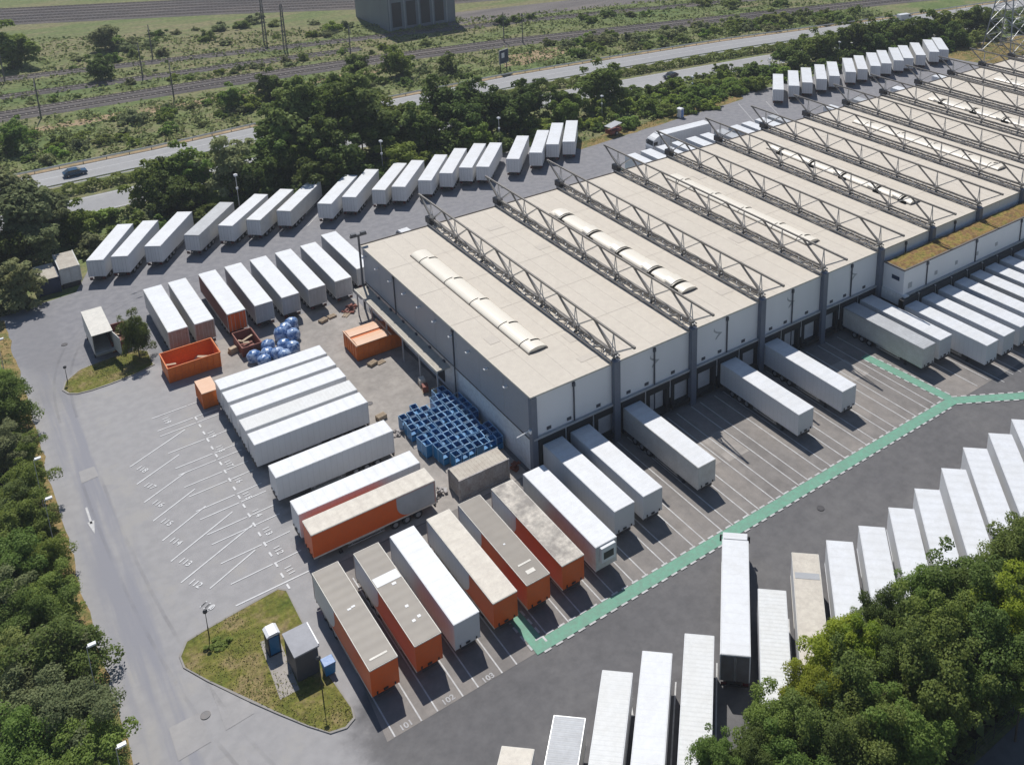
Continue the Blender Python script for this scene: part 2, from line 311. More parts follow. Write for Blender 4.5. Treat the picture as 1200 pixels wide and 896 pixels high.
M['flowers']=mat('dry_red_brush',(.22,.07,.04),.8,dirt=.4,scale=3)
def markmat():
    m,t,N,L=nt('tyre_rubber_marks'); b=N['Principled BSDF']; b.inputs['Base Color'].default_value=(.09,.088,.09,1); b.inputs['Roughness'].default_value=.85
    g=N.new('ShaderNodeNewGeometry'); n=N.new('ShaderNodeTexNoise'); n.inputs['Scale'].default_value=.16; n.inputs['Detail'].default_value=8; n.inputs['Roughness'].default_value=.62; L.new(g.outputs['Position'],n.inputs['Vector'])
    r=N.new('ShaderNodeMapRange'); r.inputs[1].default_value=.42; r.inputs[2].default_value=.70; r.inputs[4].default_value=.15; L.new(n.outputs['Fac'],r.inputs[0]); L.new(r.outputs[0],b.inputs['Alpha']); return m
M['marks']=markmat()
LEAF={
 'd':leafmat('dark_leaves',(0.096,0.144,0.032),(0.176,0.227,0.055)),
 'm':leafmat('mid_green_leaves',(0.147,0.215,0.043),(0.240,0.309,0.068)),
 'b':leafmat('bright_green_leaves',(0.194,0.271,0.048),(0.299,0.371,0.076)),
 'g':leafmat('grey_green_leaves',(0.194,0.221,0.100),(0.333,0.348,0.171)),
 'o':leafmat('olive_leaves',(0.164,0.210,0.062),(0.264,0.305,0.095)),
 'y':leafmat('yellow_green_leaves',(.215,.275,.022),(.365,.42,.045)),
}
M['grass']=leafmat('grass_blades',(.16,.19,.04),(.32,.27,.11),0,.0,.2)
M['scrubleaf']=leafmat('scrub_leaves',(.165,.21,.07),(.29,.31,.125),0,.0,.2)

CAM=(1161.307113, 719.177888, 103.878871, -48.541503, -82.244289, 75.534107, 0.632262, 0.29964, 0.009797)
SUN_E=4.15; SKY_E=.075; HAZE=.00022; EXPO=0.
BELT=[(-39.0,96.0,9.0,5.0,'g'),(-37.2,92.0,5.4,3.3,'g'),(-42.5,80.0,3.3,3.4,'g'),(-30.5,100.0,3.3,3.0,'m'),(-28.3,90.5,2.2,2.9,'g'),(-23.3,96.4,2.6,3.3,'m'),(-25.3,107.3,1.7,2.2,'b'),(-19.9,98.2,2.6,3.3,'g'),(-14.0,101.2,3.3,4.4,'d'),(-9.2,107.0,4.8,3.6,'m'),(-3.8,103.0,6.0,4.9,'g'),(-10.9,95.7,2.4,3.1,'d'),(0.4,100.0,3.4,4.6,'d'),(-18.9,91.6,2.1,2.7,'d'),(-7.2,102.7,2.2,2.9,'b'),(11.1,108.0,10.5,5.8,'o'),(13.2,111.0,15.7,3.8,'o'),(23.7,108.0,11.0,5.7,'o'),(26.3,112.0,15.1,3.3,'o'),(15.4,104.0,7.0,5.2,'d'),(5.9,102.0,5.3,4.7,'d'),(15.6,96.3,3.9,5.0,'d'),(26.6,104.0,5.4,4.6,'d'),(27.7,95.2,2.9,3.8,'b'),(9.8,94.7,3.1,4.1,'d'),(23.3,91.4,2.6,3.4,'d'),(16.6,88.4,2.6,3.3,'d'),(6.0,93.6,2.7,3.6,'d'),(43.3,108.0,9.0,4.9,'d'),(51.3,110.0,8.1,3.9,'d'),(53.9,104.0,5.5,4.8,'d'),(45.2,102.0,6.2,4.6,'d'),(65.0,106.0,5.2,4.4,'d'),(56.8,100.0,3.9,4.8,'d'),(64.5,98.0,2.4,2.9,'b'),(70.2,99.0,3.0,2.8,'b'),(36.5,101.0,5.6,3.6,'m'),(35.3,96.0,2.4,3.2,'m'),(46.0,97.0,2.8,3.7,'b'),(55.5,93.7,2.0,2.6,'b'),(60.2,95.6,2.0,2.7,'m'),(50.8,95.5,2.5,3.3,'d'),(33.5,103.0,6.1,4.0,'o'),(40.4,98.0,3.1,3.6,'d'),(85.0,105.0,4.9,5.2,'d'),(74.0,101.0,3.8,3.2,'m'),(80.9,89.3,2.1,2.7,'m'),(71.9,104.0,4.9,2.8,'d'),(82.1,97.5,2.4,3.2,'m'),(73.9,94.6,1.8,2.3,'b'),(74.2,91.7,1.5,1.9,'m'),(-41.6,92.0,5.2,4.1,'d'),(-39.8,102.0,10.9,4.0,'g'),(-34.1,102.0,5.5,3.2,'g'),(94.9,104.2,2.6,3.4,'d'),(101.5,104.0,2.5,3.0,'d'),(91.1,94.3,2.5,3.3,'m'),(99.1,96.1,2.2,2.9,'b'),(103.4,93.1,2.6,3.3,'m'),(110.7,93.5,2.6,3.4,'m'),(118.4,93.9,2.6,3.5,'m'),(124.6,92.7,2.7,3.5,'m'),(121.5,100.5,2.3,3.1,'b'),(112.7,100.6,2.3,3.1,'m'),(107.4,102.7,2.1,2.8,'b'),(130.2,101.7,2.4,3.2,'d'),(134.8,98.3,2.8,3.6,'d'),(136.0,94.8,2.4,3.2,'b'),(93.5,90.8,1.9,2.4,'m'),(98.7,89.2,1.9,2.4,'m'),(104.7,88.3,1.8,2.3,'b'),(117.4,89.8,1.8,2.3,'m'),(124.1,89.0,1.8,2.4,'m'),(89.0,98.9,2.2,2.9,'b'),(143.8,97.7,3.3,4.2,'d'),(155.9,99.5,3.8,4.8,'d'),(139.4,90.3,2.1,2.7,'m'),(168.7,103.0,3.5,4.4,'m'),(174.6,100.1,3.9,5.0,'d'),(151.6,92.5,2.6,3.2,'d'),(186.1,101.8,3.6,4.6,'d'),(163.8,94.0,2.6,3.3,'d'),(173.2,92.8,3.1,3.9,'d'),(187.6,95.2,3.6,4.5,'d'),(198.2,95.6,3.7,4.6,'m'),(185.0,88.6,2.7,3.4,'d'),(207.1,95.2,3.7,4.7,'m'),(200.2,86.5,2.5,4.0,'d'),(218.1,93.2,3.8,4.8,'d'),(204.8,86.5,2.1,3.6,'o'),(213.1,86.5,2.2,3.6,'o'),(218.7,87.6,3.4,4.2,'d'),(230.9,86.5,2.2,3.7,'m'),(235.0,86.5,1.6,2.7,'m'),(173.0,86.6,2.7,3.3,'d'),(192.0,87.9,2.8,3.5,'d'),(151.0,108.5,2.2,2.9,'m'),(167.7,113.6,2.3,3.0,'m'),(-11.2,108.0,6.7,3.6,'m'),(9.0,110.0,9.1,4.5,'d'),(20.3,110.0,11.2,5.3,'m'),(30.9,109.0,6.6,4.8,'m'),(34.2,105.6,3.3,4.4,'d'),(-16.5,108.0,3.3,4.2,'m'),(-28.1,105.8,2.1,2.8,'m'),(-14.3,109.0,4.2,3.6,'d'),(-33.3,103.0,2.9,3.3,'d'),(11.9,102.0,5.7,4.4,'m'),(4.7,104.0,7.1,4.0,'d')]
SOUTH=[(17.0,-44.0,7.0,3.7,'d'),(24.3,-44.3,7.0,3.1,'d'),(9.3,-41.3,7.6,2.5,'d'),(14.6,-42.0,7.0,2.5,'m'),(-5.3,-43.0,7.0,2.3,'m'),(-10.6,-42.2,7.0,1.9,'m'),(4.0,-41.4,7.0,2.8,'y'),(6.0,-41.3,9.0,1.2,'o'),(2.0,-45.2,7.0,3.3,'d'),(10.7,-44.7,7.0,3.6,'m'),(7.5,-47.9,7.0,3.8,'d'),(18.0,-47.8,7.0,3.3,'y'),(12.9,-48.5,7.0,3.3,'d'),(-3.5,-45.4,7.0,2.8,'d'),(1.3,-49.0,7.0,3.1,'m'),(-1.3,-42.8,7.0,2.2,'y'),(-8.3,-43.9,7.0,1.9,'d'),(17.9,-45.1,7.0,3.0,'d'),(-0.9,-48.4,7.0,2.9,'d'),(14.2,-51.5,7.0,1.9,'m'),(-3.9,-48.2,7.0,2.8,'d'),(-7.2,-45.8,7.0,2.3,'m'),(28.0,-43.3,7.0,2.1,'d'),(5.1,-42.6,7.0,2.2,'y'),(6.7,-44.3,7.0,2.5,'d'),(11.3,-42.0,7.0,1.8,'o')]
WEST=[(-47.4,45.7,3.3),(-48.8,37.2,2.9),(-47.3,28.7,2.8),(-48.5,21.5,3.0),(-47.0,15.6,2.5),(-49.9,15.3,3.3),(-47.4,9.5,2.7),(-49.4,7.3,3.1),(-47.7,0.6,3.8),(-51.2,2.9,2.9),(-50.2,-4.0,3.2),(-47.5,-7.4,3.4),(-51.8,-8.3,3.3),(-47.8,-10.9,3.0),(-46.7,22.2,2.0),(-46.7,36.9,2.0),(-49.2,25.2,2.7),(-46.6,-12.1,1.9),(-48.4,51.5,3.2),(-49.1,-0.8,3.2),(-53.0,-2.9,2.7),(-51.7,11.4,3.2),(-46.7,51.8,2.0)]
# ------------------------------------------------------------------ ground sheets
def sheet(name, pts, z, m):
    return struct(MB().poly([(x,y,z) for x,y in pts]).build(name,m))
def wobble(pts, amp, step, seed):
    """resample a closed outline and jitter it, for grass edges"""
    r=random.Random(seed); out=[]
    for i,(a,b) in enumerate(zip(pts,pts[1:]+pts[:1])):
        n=max(1,int(math.dist(a,b)/step))
        for k in range(n):
            t=k/n; out.append((a[0]+(b[0]-a[0])*t+(r.uniform(-amp,amp) if k else 0),a[1]+(b[1]-a[1])*t+(r.uniform(-amp,amp) if k else 0)))
    return out
sheet('ground',[(-1500,-1200),(1500,-1200),(1500,1800),(-1500,1800)],0,M['earth'])
sheet('dry_meadow',wobble([(-220,185),(60,182),(140,168),(330,150),(420,330),(-300,420)],2,8,1),.010,M['field'])
sheet('dark_band',[(95,204),(150,196),(230,176),(230,190),(150,212),(96,222)],.02,M['ballast'])  # flat dark band beside the hall, in the ballast colour
sheet('bare_earth_patch',wobble([(84,150),(96,148.5),(112,155),(104,161),(90,160)],1,3,2),.018,M['dryearth'])
sheet('bare_earth_strip',wobble([(-120,176.3),(60,170.5),(60,167.2),(-120,171)],.7,4,3),.017,M['dryearth'])
sheet('meadow_strip',wobble([(-120,226),(70,206),(70,190),(30,192),(-120,203)],1.2,6,4),.016,M['field'])
sheet('woodland_floor',wobble([(-47.2,-60),(-47.2,80),(-120,80),(-120,-60)],.5,5,5),.012,M['soil'])
sheet('south_bank',wobble([(-40,-41),(60,-41),(60,-50.0),(10.2,-50.0),(-40,-62)],.4,4,6),.045,M['soil'])
# yard
yard=[(-44.6,-40.8),(160,-40.8),(260,-40.8),(260,80),(196,86),(186,90.5),(118,91),(116,88),(94,86.4),(64,83.6),(62,92),(-30,92.6),(-32,86),(-34.5,80),(-45,78.5)]
sheet('yard_asphalt',yard,.03,M['asphalt'])
sheet('dock_apron',[(-27.2,-20.6),(66,-20.2),(110,-22),(110,.5),(-.2,.5),(-25.4,.8)],.046,M['apron'])
sheet('concrete_yard',wobble([(-25.5,.9),(-.3,.6),(-.3,51.5),(-27.5,52),(-25.2,42),(-12,36),(-11.5,20)],.2,4,9),.048,M['court'])
for k,(a,b,c,d) in enumerate([(15.2,18.6,-11,-6.2),(19.4,22.6,-11.5,-6.5),(43,46.5,-9.5,-5.2),(39.5,42.2,-10.5,-7)]):
    sheet('repair_patch',[(a,c),(b,c),(b,d),(a,d)],.050,M['court'])
for (x,y,w,h) in [(-41.5,-12,2.6,3.6),(-40.2,-16.5,3.2,2.6),(-37.6,-11.5,2.4,5.2),(-41.8,30,1.8,2.4)]:
    sheet('repair_patch',[(x,y),(x+w,y+.2),(x+w-.1,y+h),(x+.1,y+h)],.052,M['lightlot'])
# verges
sheet('verge',wobble([(-44.5,-45),(-44.6,77),(-46.2,77),(-46.6,20),(-46.4,-45)],.22,1.5,10),.055,M['verge'])
sheet('north_verge',wobble([(64,83.5),(94,86.3),(116,87.9),(118,90.9),(118,92.5),(94,89.2),(64,87.4),(62,91)],.25,2,11),.041,M['verge'])
sheet('pylon_lawn',wobble([(186,90.4),(196,85.8),(230,82),(230,70),(198,62),(190,72)],.3,3,12),.042,M['verge'])
# islands with kerbs
def island(pts, seed):
    n=len(pts); cx=sum(p[0] for p in pts)/n; cy=sum(p[1] for p in pts)/n
    def off(p,d):
        v=Vector((p[0]-cx,p[1]-cy)); return (p[0]-v.normalized().x*d,p[1]-v.normalized().y*d)
    inn=[off(p,.22) for p in pts]
    k=MB()
    for i in range(n):
        j=(i+1)%n; a,b,c,d=pts[i],pts[j],inn[j],inn[i]
        k.poly([(*a,.13),(*b,.13),(*c,.13),(*d,.13)]); k.poly([(*a,.0),(*b,.0),(*b,.13),(*a,.13)]); k.poly([(*d,.13),(*c,.13),(*c,.02),(*d,.02)])
    struct(k.build('kerb',M['kerb']))
    struct(MB().poly([(*p,.11) for p in inn]).build('grass_island',M['island']))
    return inn
ISL_S=[(-38.0,.0),(-36.2,.35),(-32.6,.8),(-29.0,1.15),(-28.4,.5),(-28.6,-11.5),(-28.3,-16.0),(-28.5,-17.0),(-29.4,-17.45),(-30.7,-17.1),(-32,-15.3),(-33.6,-12.7),(-35.3,-9.8),(-37.6,-5.6),(-38.9,-2.9),(-38.9,-1.4)]
ISL_N=[(-40.6,51.6),(-40.1,50.2),(-39.2,49.5),(-37.5,49.2),(-35,49.3),(-31.8,49.8),(-29.4,50.7),(-29.3,55),(-30.5,56.4),(-35.4,56.2),(-38,55.6),(-40.0,53.6)]
isl_s=island(ISL_S,1); isl_n=island(ISL_N,2)
sheet('hut_slab',[(-33.0,-11.4),(-31.3,-11.4),(-30.9,-4.3),(-32.5,-4.3)],.120,M['court'])
# highway
NE=[(-160,139),(-80,139.6),(-37,140.0),(-10,140.3),(16,142.2),(42,142.0),(81,141.3),(112,138),(150,133.5),(183,127.5),(224,119.5),(252,115),(320,103),(500,70)]
def offs(pl,d):
    o=[]
    for i,p in enumerate(pl):
        a=Vector(pl[max(0,i-1)]); b=Vector(pl[min(len(pl)-1,i+1)]); t=(b-a).normalized(); n=Vector((t.y,-t.x)); o.append((p[0]+n.x*d,p[1]+n.y*d))
    return o
def ribbon(name,pl,d0,d1,z,m):
    A=offs(pl,d0); B=offs(pl,d1); mb=MB()
    for i in range(len(pl)-1): mb.poly([(*A[i],z),(*A[i+1],z),(*B[i+1],z),(*B[i],z)])
    return struct(mb.build(name,m))
ribbon('road',NE,0,10.2,.05,M['highway'])
ribbon('road',NE,19.2,28.6,.05,M['highway'])
ribbon('road_marking',NE,.55,.8,.060,M['paint']); ribbon('road_marking',NE,9.5,9.75,.060,M['paint'])
ribbon('road_marking',NE,19.7,19.95,.060,M['paint']); ribbon('road_marking',NE,28,28.25,.060,M['paint'])
ribbon('road_marking',NE,4.1,4.3,.060,M['paint'])
ribbon('road_shoulder',NE,-1.8,-.05,.045,M['dryearth']); ribbon('median_strip',NE,10.25,19.15,.047,M['earth'])
POST=MB().box(-.06,.06,.06,.18,0,.8).build('post',M['steel']); PME=POST.data; bpy.data.objects.remove(POST)
def guard(name,d,label):
    pl=offs(NE,d); t=thing(name,label,'guard rail',(*pl[2],0)); o=Vector((*pl[2],0)); r=MB()
    for i in range(len(pl)-2):
        r.bar(Vector((*pl[i],.68))-o,Vector((*pl[i+1],.68))-o,.09,.33)
        n=int(math.dist(pl[i],pl[i+1])/4)
        for k in range(n):
            q=Vector((*pl[i],0)).lerp(Vector((*pl[i+1],0)),k/n)-o
            if -48<q.x+o.x<258: link('post',PME,t,q)
    r.build('rail',M['alu'],t)
guard('guard_rail',-.6,'long steel crash barrier along the far edge of the highway')
guard('guard_rail',10.9,'long steel crash barrier on the median side of the upper carriageway')
# lower right lane behind the trees
sheet('road',[(8.5,-50.7),(40,-50.7),(60,-62),(-10,-75)],.055,M['asphalt'])
# ------------------------------------------------------------------ painted markings
lines=MB(); faded=MB(); lot=MB()
def ln(mb,a,b,w=.13,z=.064):
    A=Vector(a); B=Vector(b); d=(B-A).normalized(); n=Vector((-d.y,d.x))*(w/2)
    mb.poly([(*(A+n),z),(*(B+n),z),(*(B-n),z),(*(A-n),z)])
for k in range(7):
    x=-26.5+3.92*k
    ln(lines,(x,-20.55),(x,-2),.13); ln(lines,(x+2.42,-20.55),(x+2.42,-2),.13)
for k in range(15):
    x=1.02+3.88*k
    if k==13: continue
    ln(lines,(x,-19.9),(x,-.8),.13)
    ln(lines,(x+2.4,-19.9),(x+2.4,-.8),.13)
for k in range(12): ln(lines,(58.9+3.86*k,-24.2 if k>1 else -21.5),(58.9+3.86*k,-5),.12); ln(lines,(61.4+3.86*k,-23.5 if k>1 else -21.2),(61.4+3.86*k,-5),.12)
WL=[((-36.8,29.7),(-29.8,33.2)),((-36.8,26.0),(-31.6,28.6)),((-36.8,22.3),(-31.8,24.8)),((-36.7,18.6),(-31.7,21.2)),((-36.6,14.9),(-31.5,17.6)),((-36.6,11.3),(-29.4,14.9)),((-36.5,7.7),(-28.2,11.6)),((-34.4,5.2),(-29.2,7.7))]
for a,b in WL: ln(lot,a,b,.15)
for y in (34.9,38.0,33.6,29.6,26.2,24.75,22.2,20.25,17.35,15.75,12.95,11.2,7.9,4.5): ln(lot,(-32.6,y),(-28.4,y+.15),.14,.066); ln(lot,(-28.2,y+.15),(-25.4,y+.3),.13,.066)
ln(lot,(-33.0,1.45),(-25.6,1.55),.17)
for k in range(20):
    y=35-k*1.78; ln(lot,(-28.15,y),(-28.1,y-.75),.20,.070)
for k in range(19): x=-10.2+4.42*k; ln(lines,(x,81.5),(x+6.5,88.8),.13,.064) if k<16 else None
for a,b in [((104,70),(112.5,86)),((112,70),(119,83))]: ln(faded,a,b,.16)
for k,(x,y) in enumerate([(-21.3,-29.5),(-16.6,-29.7),(-11.2,-28.9),(-7.2,-29.2),(-3,-29.9),(5.7,-30.3),(11.3,-29),(15.3,-30),(19.5,-30.5),(24,-30.6),(28.4,-30.4),(33.4,-30.1),(38.2,-29.5)]):
    ln(lines,(x+2.7,y-1.3),(x+2.7-8.5,y-1.3-9.2),.13)
ln(lines,(29.9,-33.2),(31.2,-30.0),.22,.07); ln(lines,(-9.6,-30.9),(-8.3,-28.6),.2,.07)
struct(lines.build('parking_lines',M['paint'])); struct(lot.build('worn_parking_lines',M['lotpaint'])); struct(faded.build('faded_parking_lines',M['fadedpaint']))
# arrow on the lane
struct(MB().poly([(-42.22,25.3,.062),(-42.0,25.3,.062),(-42.0,22.2,.062),(-42.22,22.2,.062)]).poly([(-42.45,22.6,.062),(-42.11,20.3,.062),(-41.77,22.6,.062)]).build('lane_arrow',M['paint']))
# green walkway, two-edged with dashed white
GW=[[(-12.15,-15.6),(-12.05,-20.15),(49.6,-19.9)],[(49.2,-7),(50.15,-19.9)],[(50.2,-20.0),(57.9,-24.6),(75,-32)]]
g=MB(); gd=MB()
def walk(pl,w,zo):
    for a,b in zip(pl,pl[1:]):
        A=Vector(a);B=Vector(b);d=(B-A).normalized();n=Vector((-d.y,d.x)); L=(B-A).length
        A2=A-d*(w/2); B2=B+d*(w/2)
        g.poly([(*(A2+n*w/2),zo),(*(B2+n*w/2),zo),(*(B2-n*w/2),zo),(*(A2-n*w/2),zo)])
        for s in (-1,1):
            k=0.
            while k<L-.6:
                p=A+d*k; q=A+d*(k+.75); e=n*(s*(w/2+.02)); f=n*(s*(w/2+.22))
                gd.poly([(*(p+e),zo+.012),(*(q+e),zo+.012),(*(q+f),zo+.012),(*(p+f),zo+.012)]); k+=1.25
        zo+=.004
walk(GW[0],1.35,.078); walk(GW[1],1.35,.086); walk(GW[2],1.35,.092)
walk([(55,61.0),(58,66.5),(63.5,68.6)],1.5,.078)
struct(g.build('green_walkway',M['green'])); struct(gd.build('walkway_edge_dashes',M['paint']))
# painted bay numbers
def number(txt,x,y,size,rz,m='paint',z=.074):
    c=bpy.data.curves.new('bay_number','FONT'); c.body=txt; c.size=size; c.align_x='CENTER'; c.align_y='CENTER'; c.offset=.015
    o=bpy.data.objects.new('bay_number',c); COL.objects.link(o)
    bpy.context.view_layer.update()
    me=bpy.data.meshes.new_from_object(o.evaluated_get(bpy.context.evaluated_depsgraph_get()))
    bpy.data.objects.remove(o); me.materials.clear(); me.materials.append(M[m])
    n=link('bay_number',me,None,(x,y,z),rz); return struct(n)
for t,x,y,m in [('101',-25.3,-20.15,'paint'),('102',-21.35,-20.1,'fadedpaint'),('103',-17.5,-20.25,'paint')]: number(t,x,y,.8,R(3),'fadedpaint')
for k in range(8): number(str(118-k),-35.75+.06*k,28.4-3.62*k,1.0,R(-62),'lotpaint')
number('110',-35.2,3.1,1.0,R(-62),'lotpaint')
for k in range(9): number(str(119-k),-27.45+.02*k,30.2-3.42*k,.95,R(-85),'lotpaint')
number('119',-31.2,36.5,1.0,R(-85),'lotpaint')

# tyre marks and manhole covers
tm_=MB(); rt=random.Random(9)
def track_mark(pts,w=.32):
    for o in (-.95,.95):
        P_=[Vector(p) for p in pts]; A_=[]
        for i,p in enumerate(P_):
            d=(P_[min(i+1,len(P_)-1)]-P_[max(i-1,0)]).normalized(); A_.append((p+Vector((-d.y,d.x))*(o-w/2),p+Vector((-d.y,d.x))*(o+w/2)))
        zz=.058+.0008*track_mark.k
        for a,b in zip(A_,A_[1:]): tm_.poly([(*a[0],zz),(*b[0],zz),(*b[1],zz),(*a[1],zz)])
    track_mark.k+=1
track_mark.k=0
def curve(a,b,c,n=14): return [tuple((1-t)**2*Vector(a)+2*t*(1-t)*Vector(b)+t*t*Vector(c)) for t in [i/n for i in range(n+1)]]
track_mark(curve((-40.8,30),(-40.6,-12),(-33,-26))); track_mark(curve((-41,44),(-41,70),(-24,74))); track_mark(curve((-30,73),(10,73.5),(60,71)))
struct(tm_.build('tyre_marks',M['marks']))
for x,y in [(-38.6,-9),(22,-23.2),(-38.5,64),(40,75.5),(-9.5,24.5)]:
    struct(MB().lathe([(.42,.05),(.42,.095),(.36,.097)],16).build('manhole_cover',M['steel'],None,(x,y,0)))
# ------------------------------------------------------------------ warehouse
XE=205.; D=47.2; H=10.53; TX=[11.34+11.914*i for i in range(16)]
wh=thing('warehouse','long warehouse with flat beige roof and steel trusses standing above it','warehouse',(0,0,0))
b=MB()
ED=[-.15,5.5]+[11.34+5.957*i for i in range(33)]
for x0,x1 in zip(ED,ED[1:]): b.box(x0+.03,x1-.03,-.06,.25,5.12,H-.12)   # panels with narrow shadow gaps
b.build('front_cladding',M['panel'],wh)
b=MB()
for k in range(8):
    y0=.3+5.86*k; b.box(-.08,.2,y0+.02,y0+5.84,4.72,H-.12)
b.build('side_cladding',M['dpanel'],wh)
MB().box(.12,.35,.2,D,0,4.72).build('side_wall',M['cwhite'],wh)
MB().box(.3,XE,D-.3,D-.02,0,H-.1).box(XE-.3,XE-.02,.3,D-.3,0,H-.1).build('rear_wall',M['panel'],wh)
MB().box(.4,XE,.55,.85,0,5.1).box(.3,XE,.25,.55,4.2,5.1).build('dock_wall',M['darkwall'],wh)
b=MB().box(-.25,XE,-.14,D+.2,H-.12,H); rf=b.build('roof',M['roof'],wh)
b=MB()
for i in range(17):
    for q in (.26,.5,.74):
        x=(0 if i==0 else TX[i-1])+11.9*q
        if x<XE-1: b.box(x-.035,x+.035,-.1,D+.1,H,H+.012)
for j in range(1,5): b.box(-.2,XE-.1,9.44*j-.03,9.44*j+.03,H+.012,H+.02)
b.build('membrane_seam',M['seam'],rf)
for k,(x,y,w_,h_) in enumerate([(8.2,2.2,3,1.1),(9.6,6.5,1.2,2.2),(1.6,12,1.4,1.8),(20,30,2,1.4),(32,4,2.2,1.2),(44.5,14,1.6,2.4),(17.5,40,2.5,1.2),(56,36,1.8,1.8),(68,9,2.2,1.3)]): MB().box(x,x+w_,y,y+h_,H+.0205,H+.03).build('repair_patch',M['seam'],rf)
b=MB().box(-.27,XE+.02,-.2,-.14,H-.16,H+.05).box(-.31,-.25,-.2,D+.26,H-.16,H+.05); b.build('roof_edge',M['lightcap'],wh)
MB().box(-.31,XE,D+.2,D+.32,H-.25,H+.14).build('roof_trim',M['trim'],wh)
MB().box(-.1,59,-.42,-.1,4.93,5.16).build('gutter_beam',M['beam'],wh)
MB().box(-.16,.1,.3,D,4.62,4.72).build('side_rail',M['trim'],wh)
# columns
cm=[]
for i,x in enumerate([.1]+TX):
    mb=MB()
    if i==0: mb.box(-.32,.42,-.36,.28,0,H-.18)
    else: mb.box(x-.42,x+.42,-.72,-.08,0 if x<59 else 5,H+.3); mb.box(x-.48,x+.48,-.78,-.05,H+.3,H+.42)
    mb.build('column',M['column'],wh)
for x in TX: MB().box(x-.35,x+.35,D+.34,D+.95,0,H+.4).box(x-.55,x+.55,D-.2,D+1.15,H+.4,H+1.35,1).build('column',[M['column'],M['steel']],wh)
# roof trusses
PN=D/6; ZB=11.68; ZT=14.4
def truss():
    m=MB(); 
    tops=[-PN/2+PN*k for k in range(8)]; bots=[PN*k for k in range(7)]
    m.bar((0,tops[0],ZT),(0,tops[-1],ZT),.22,.24)
    m.bar((0,bots[0]-.2,ZB),(0,bots[-1]+.2,ZB),.24,.24)
    m.bar((.72,bots[0]-.2,ZB-.45),(.72,bots[-1]+.2,ZB-.45),.16,.16); m.bar((-.55,bots[0]-.2,ZB-.75),(-.55,bots[-1]+.2,ZB-.75),.12,.12,1)
    for s in (-.5,.62):
        m.bar((s,-.3,H+.3),(s,D+.3,H+.3),.18,.26)
    for k,y in enumerate(bots):
        m.bar((0,y,ZB),(0,tops[k+1],ZT),.21,.21)
        m.bar((-.1,y,ZB),(-.05,tops[k],ZT),.14,.14,1); m.bar((.5,y+.5,ZB-.3),(.05,tops[k],ZT),.14,.14,1)
        for dx in (-.3,.3): m.bar((dx,y,ZB-.1),(0,y,ZT),.09,.09,1)
        m.bar((.72,y,ZB-.45),(0,tops[k+1],ZT),.09,.09,1); m.bar((-.55,y,ZB-.75),(.72,y,ZB-.45),.1,.1,1)
        if k<6:
            for q in range(6): m.bar((-.55 if q%2 else .72,y+PN*q/6,ZB-.75 if q%2 else ZB-.45),(.72 if q%2 else -.55,y+PN*(q+1)/6,ZB-.45 if q%2 else ZB-.75),.065,.065,1)
        m.bar((-.5,y,H+.35),(.62,y,H+.35),.2,.18); m.bar((0,y,H+.1),(0,y,ZB),.16,.16)
        m.box(-.28,.28,y-.3,y+.3,ZB-.18,ZB+.12)
        if k<6:
            for q in (.25,.5,.75): m.bar((-.5,y+PN*q,H+.3),(.62,y+PN*(q+.12 if q!=.5 else .38),H+.3),.09,.09); m.bar((0,y+PN*q,H+.3),(0,y+PN*q,ZB),.05,.05,1)
    for k,y in enumerate(tops): m.box(-.14,.14,y-.16,y+.16,ZT-.16,ZT+.12)
    return m
tm=truss().build('roof_truss',[M['trussm'],M['trusslight']],wh,(TX[0],0,0))
for x in TX[1:]:
    c=tm.copy(); COL.objects.link(c); c.parent=wh; c.location=(x,0,0)
# skylights
def vault(y0,y1,w=1.3,h=.46):
    n=10; pr=[(w*math.cos(PI*i/n),H+.12+h*math.sin(PI*i/n)) for i in range(n+1)]
    return pr
def skylight(xc,open_):
    pr=vault(0,0); m=MB(); m.box(-1.36,1.36,7.3,39.8,H,H+.13,1); m.prism(pr,'y',7.45,39.65)
    o=m.build('skylight',[M['skylight'],M['trim']],wh,(xc,0,0))
    n=10
    for y in (9.1,14.2,21.6,28.8,36.4):
        if open_:
            f=MB(); 
            p2=[((1.33)*math.cos(PI*i/n),H+.14+.5*math.sin(PI*i/n)) for i in range(n+1)]
            f.prism(p2,'y',y,y+.42); f.box(-1.75,-1.3,y-.9,y+.5,H+.02,H+.34); f.build('vent_opening',M['skyjoint'],o)
            l=MB(); p3=[((1.3)*math.cos(PI*i/n),H+.28+.52*math.sin(PI*i/n)) for i in range(1,n)]
            for a,c in zip(p3,p3[1:]): l.poly([(a[0],y+.7,a[1]-.08),(c[0],y+.7,c[1]-.08),(c[0],y+2.2,c[1]+.06),(a[0],y+2.2,a[1]+.06)])
            l.build('vent_flap',M['skylight'],o)
        else:
            p2=[((1.32)*math.cos(PI*i/n),H+.13+.49*math.sin(PI*i/n)) for i in range(n//2,-1,-1)]
            f=MB()
            for a,c in zip(p2,p2[1:]): f.bar((a[0],y,a[1]),(c[0],y,c[1]),.16,.07)
            p2=[((1.32)*math.cos(PI*i/n),H+.13+.49*math.sin(PI*i/n)) for i in range(n//2,n+1)]
            for a,c in zip(p2,p2[1:]): f.bar((a[0],y+.45,a[1]),(c[0],y+.45,c[1]),.05,.05)
            f.build('joint',M['skyjoint'],o)
for k in range(8): skylight(5.5+23.83*k,k%2==1)
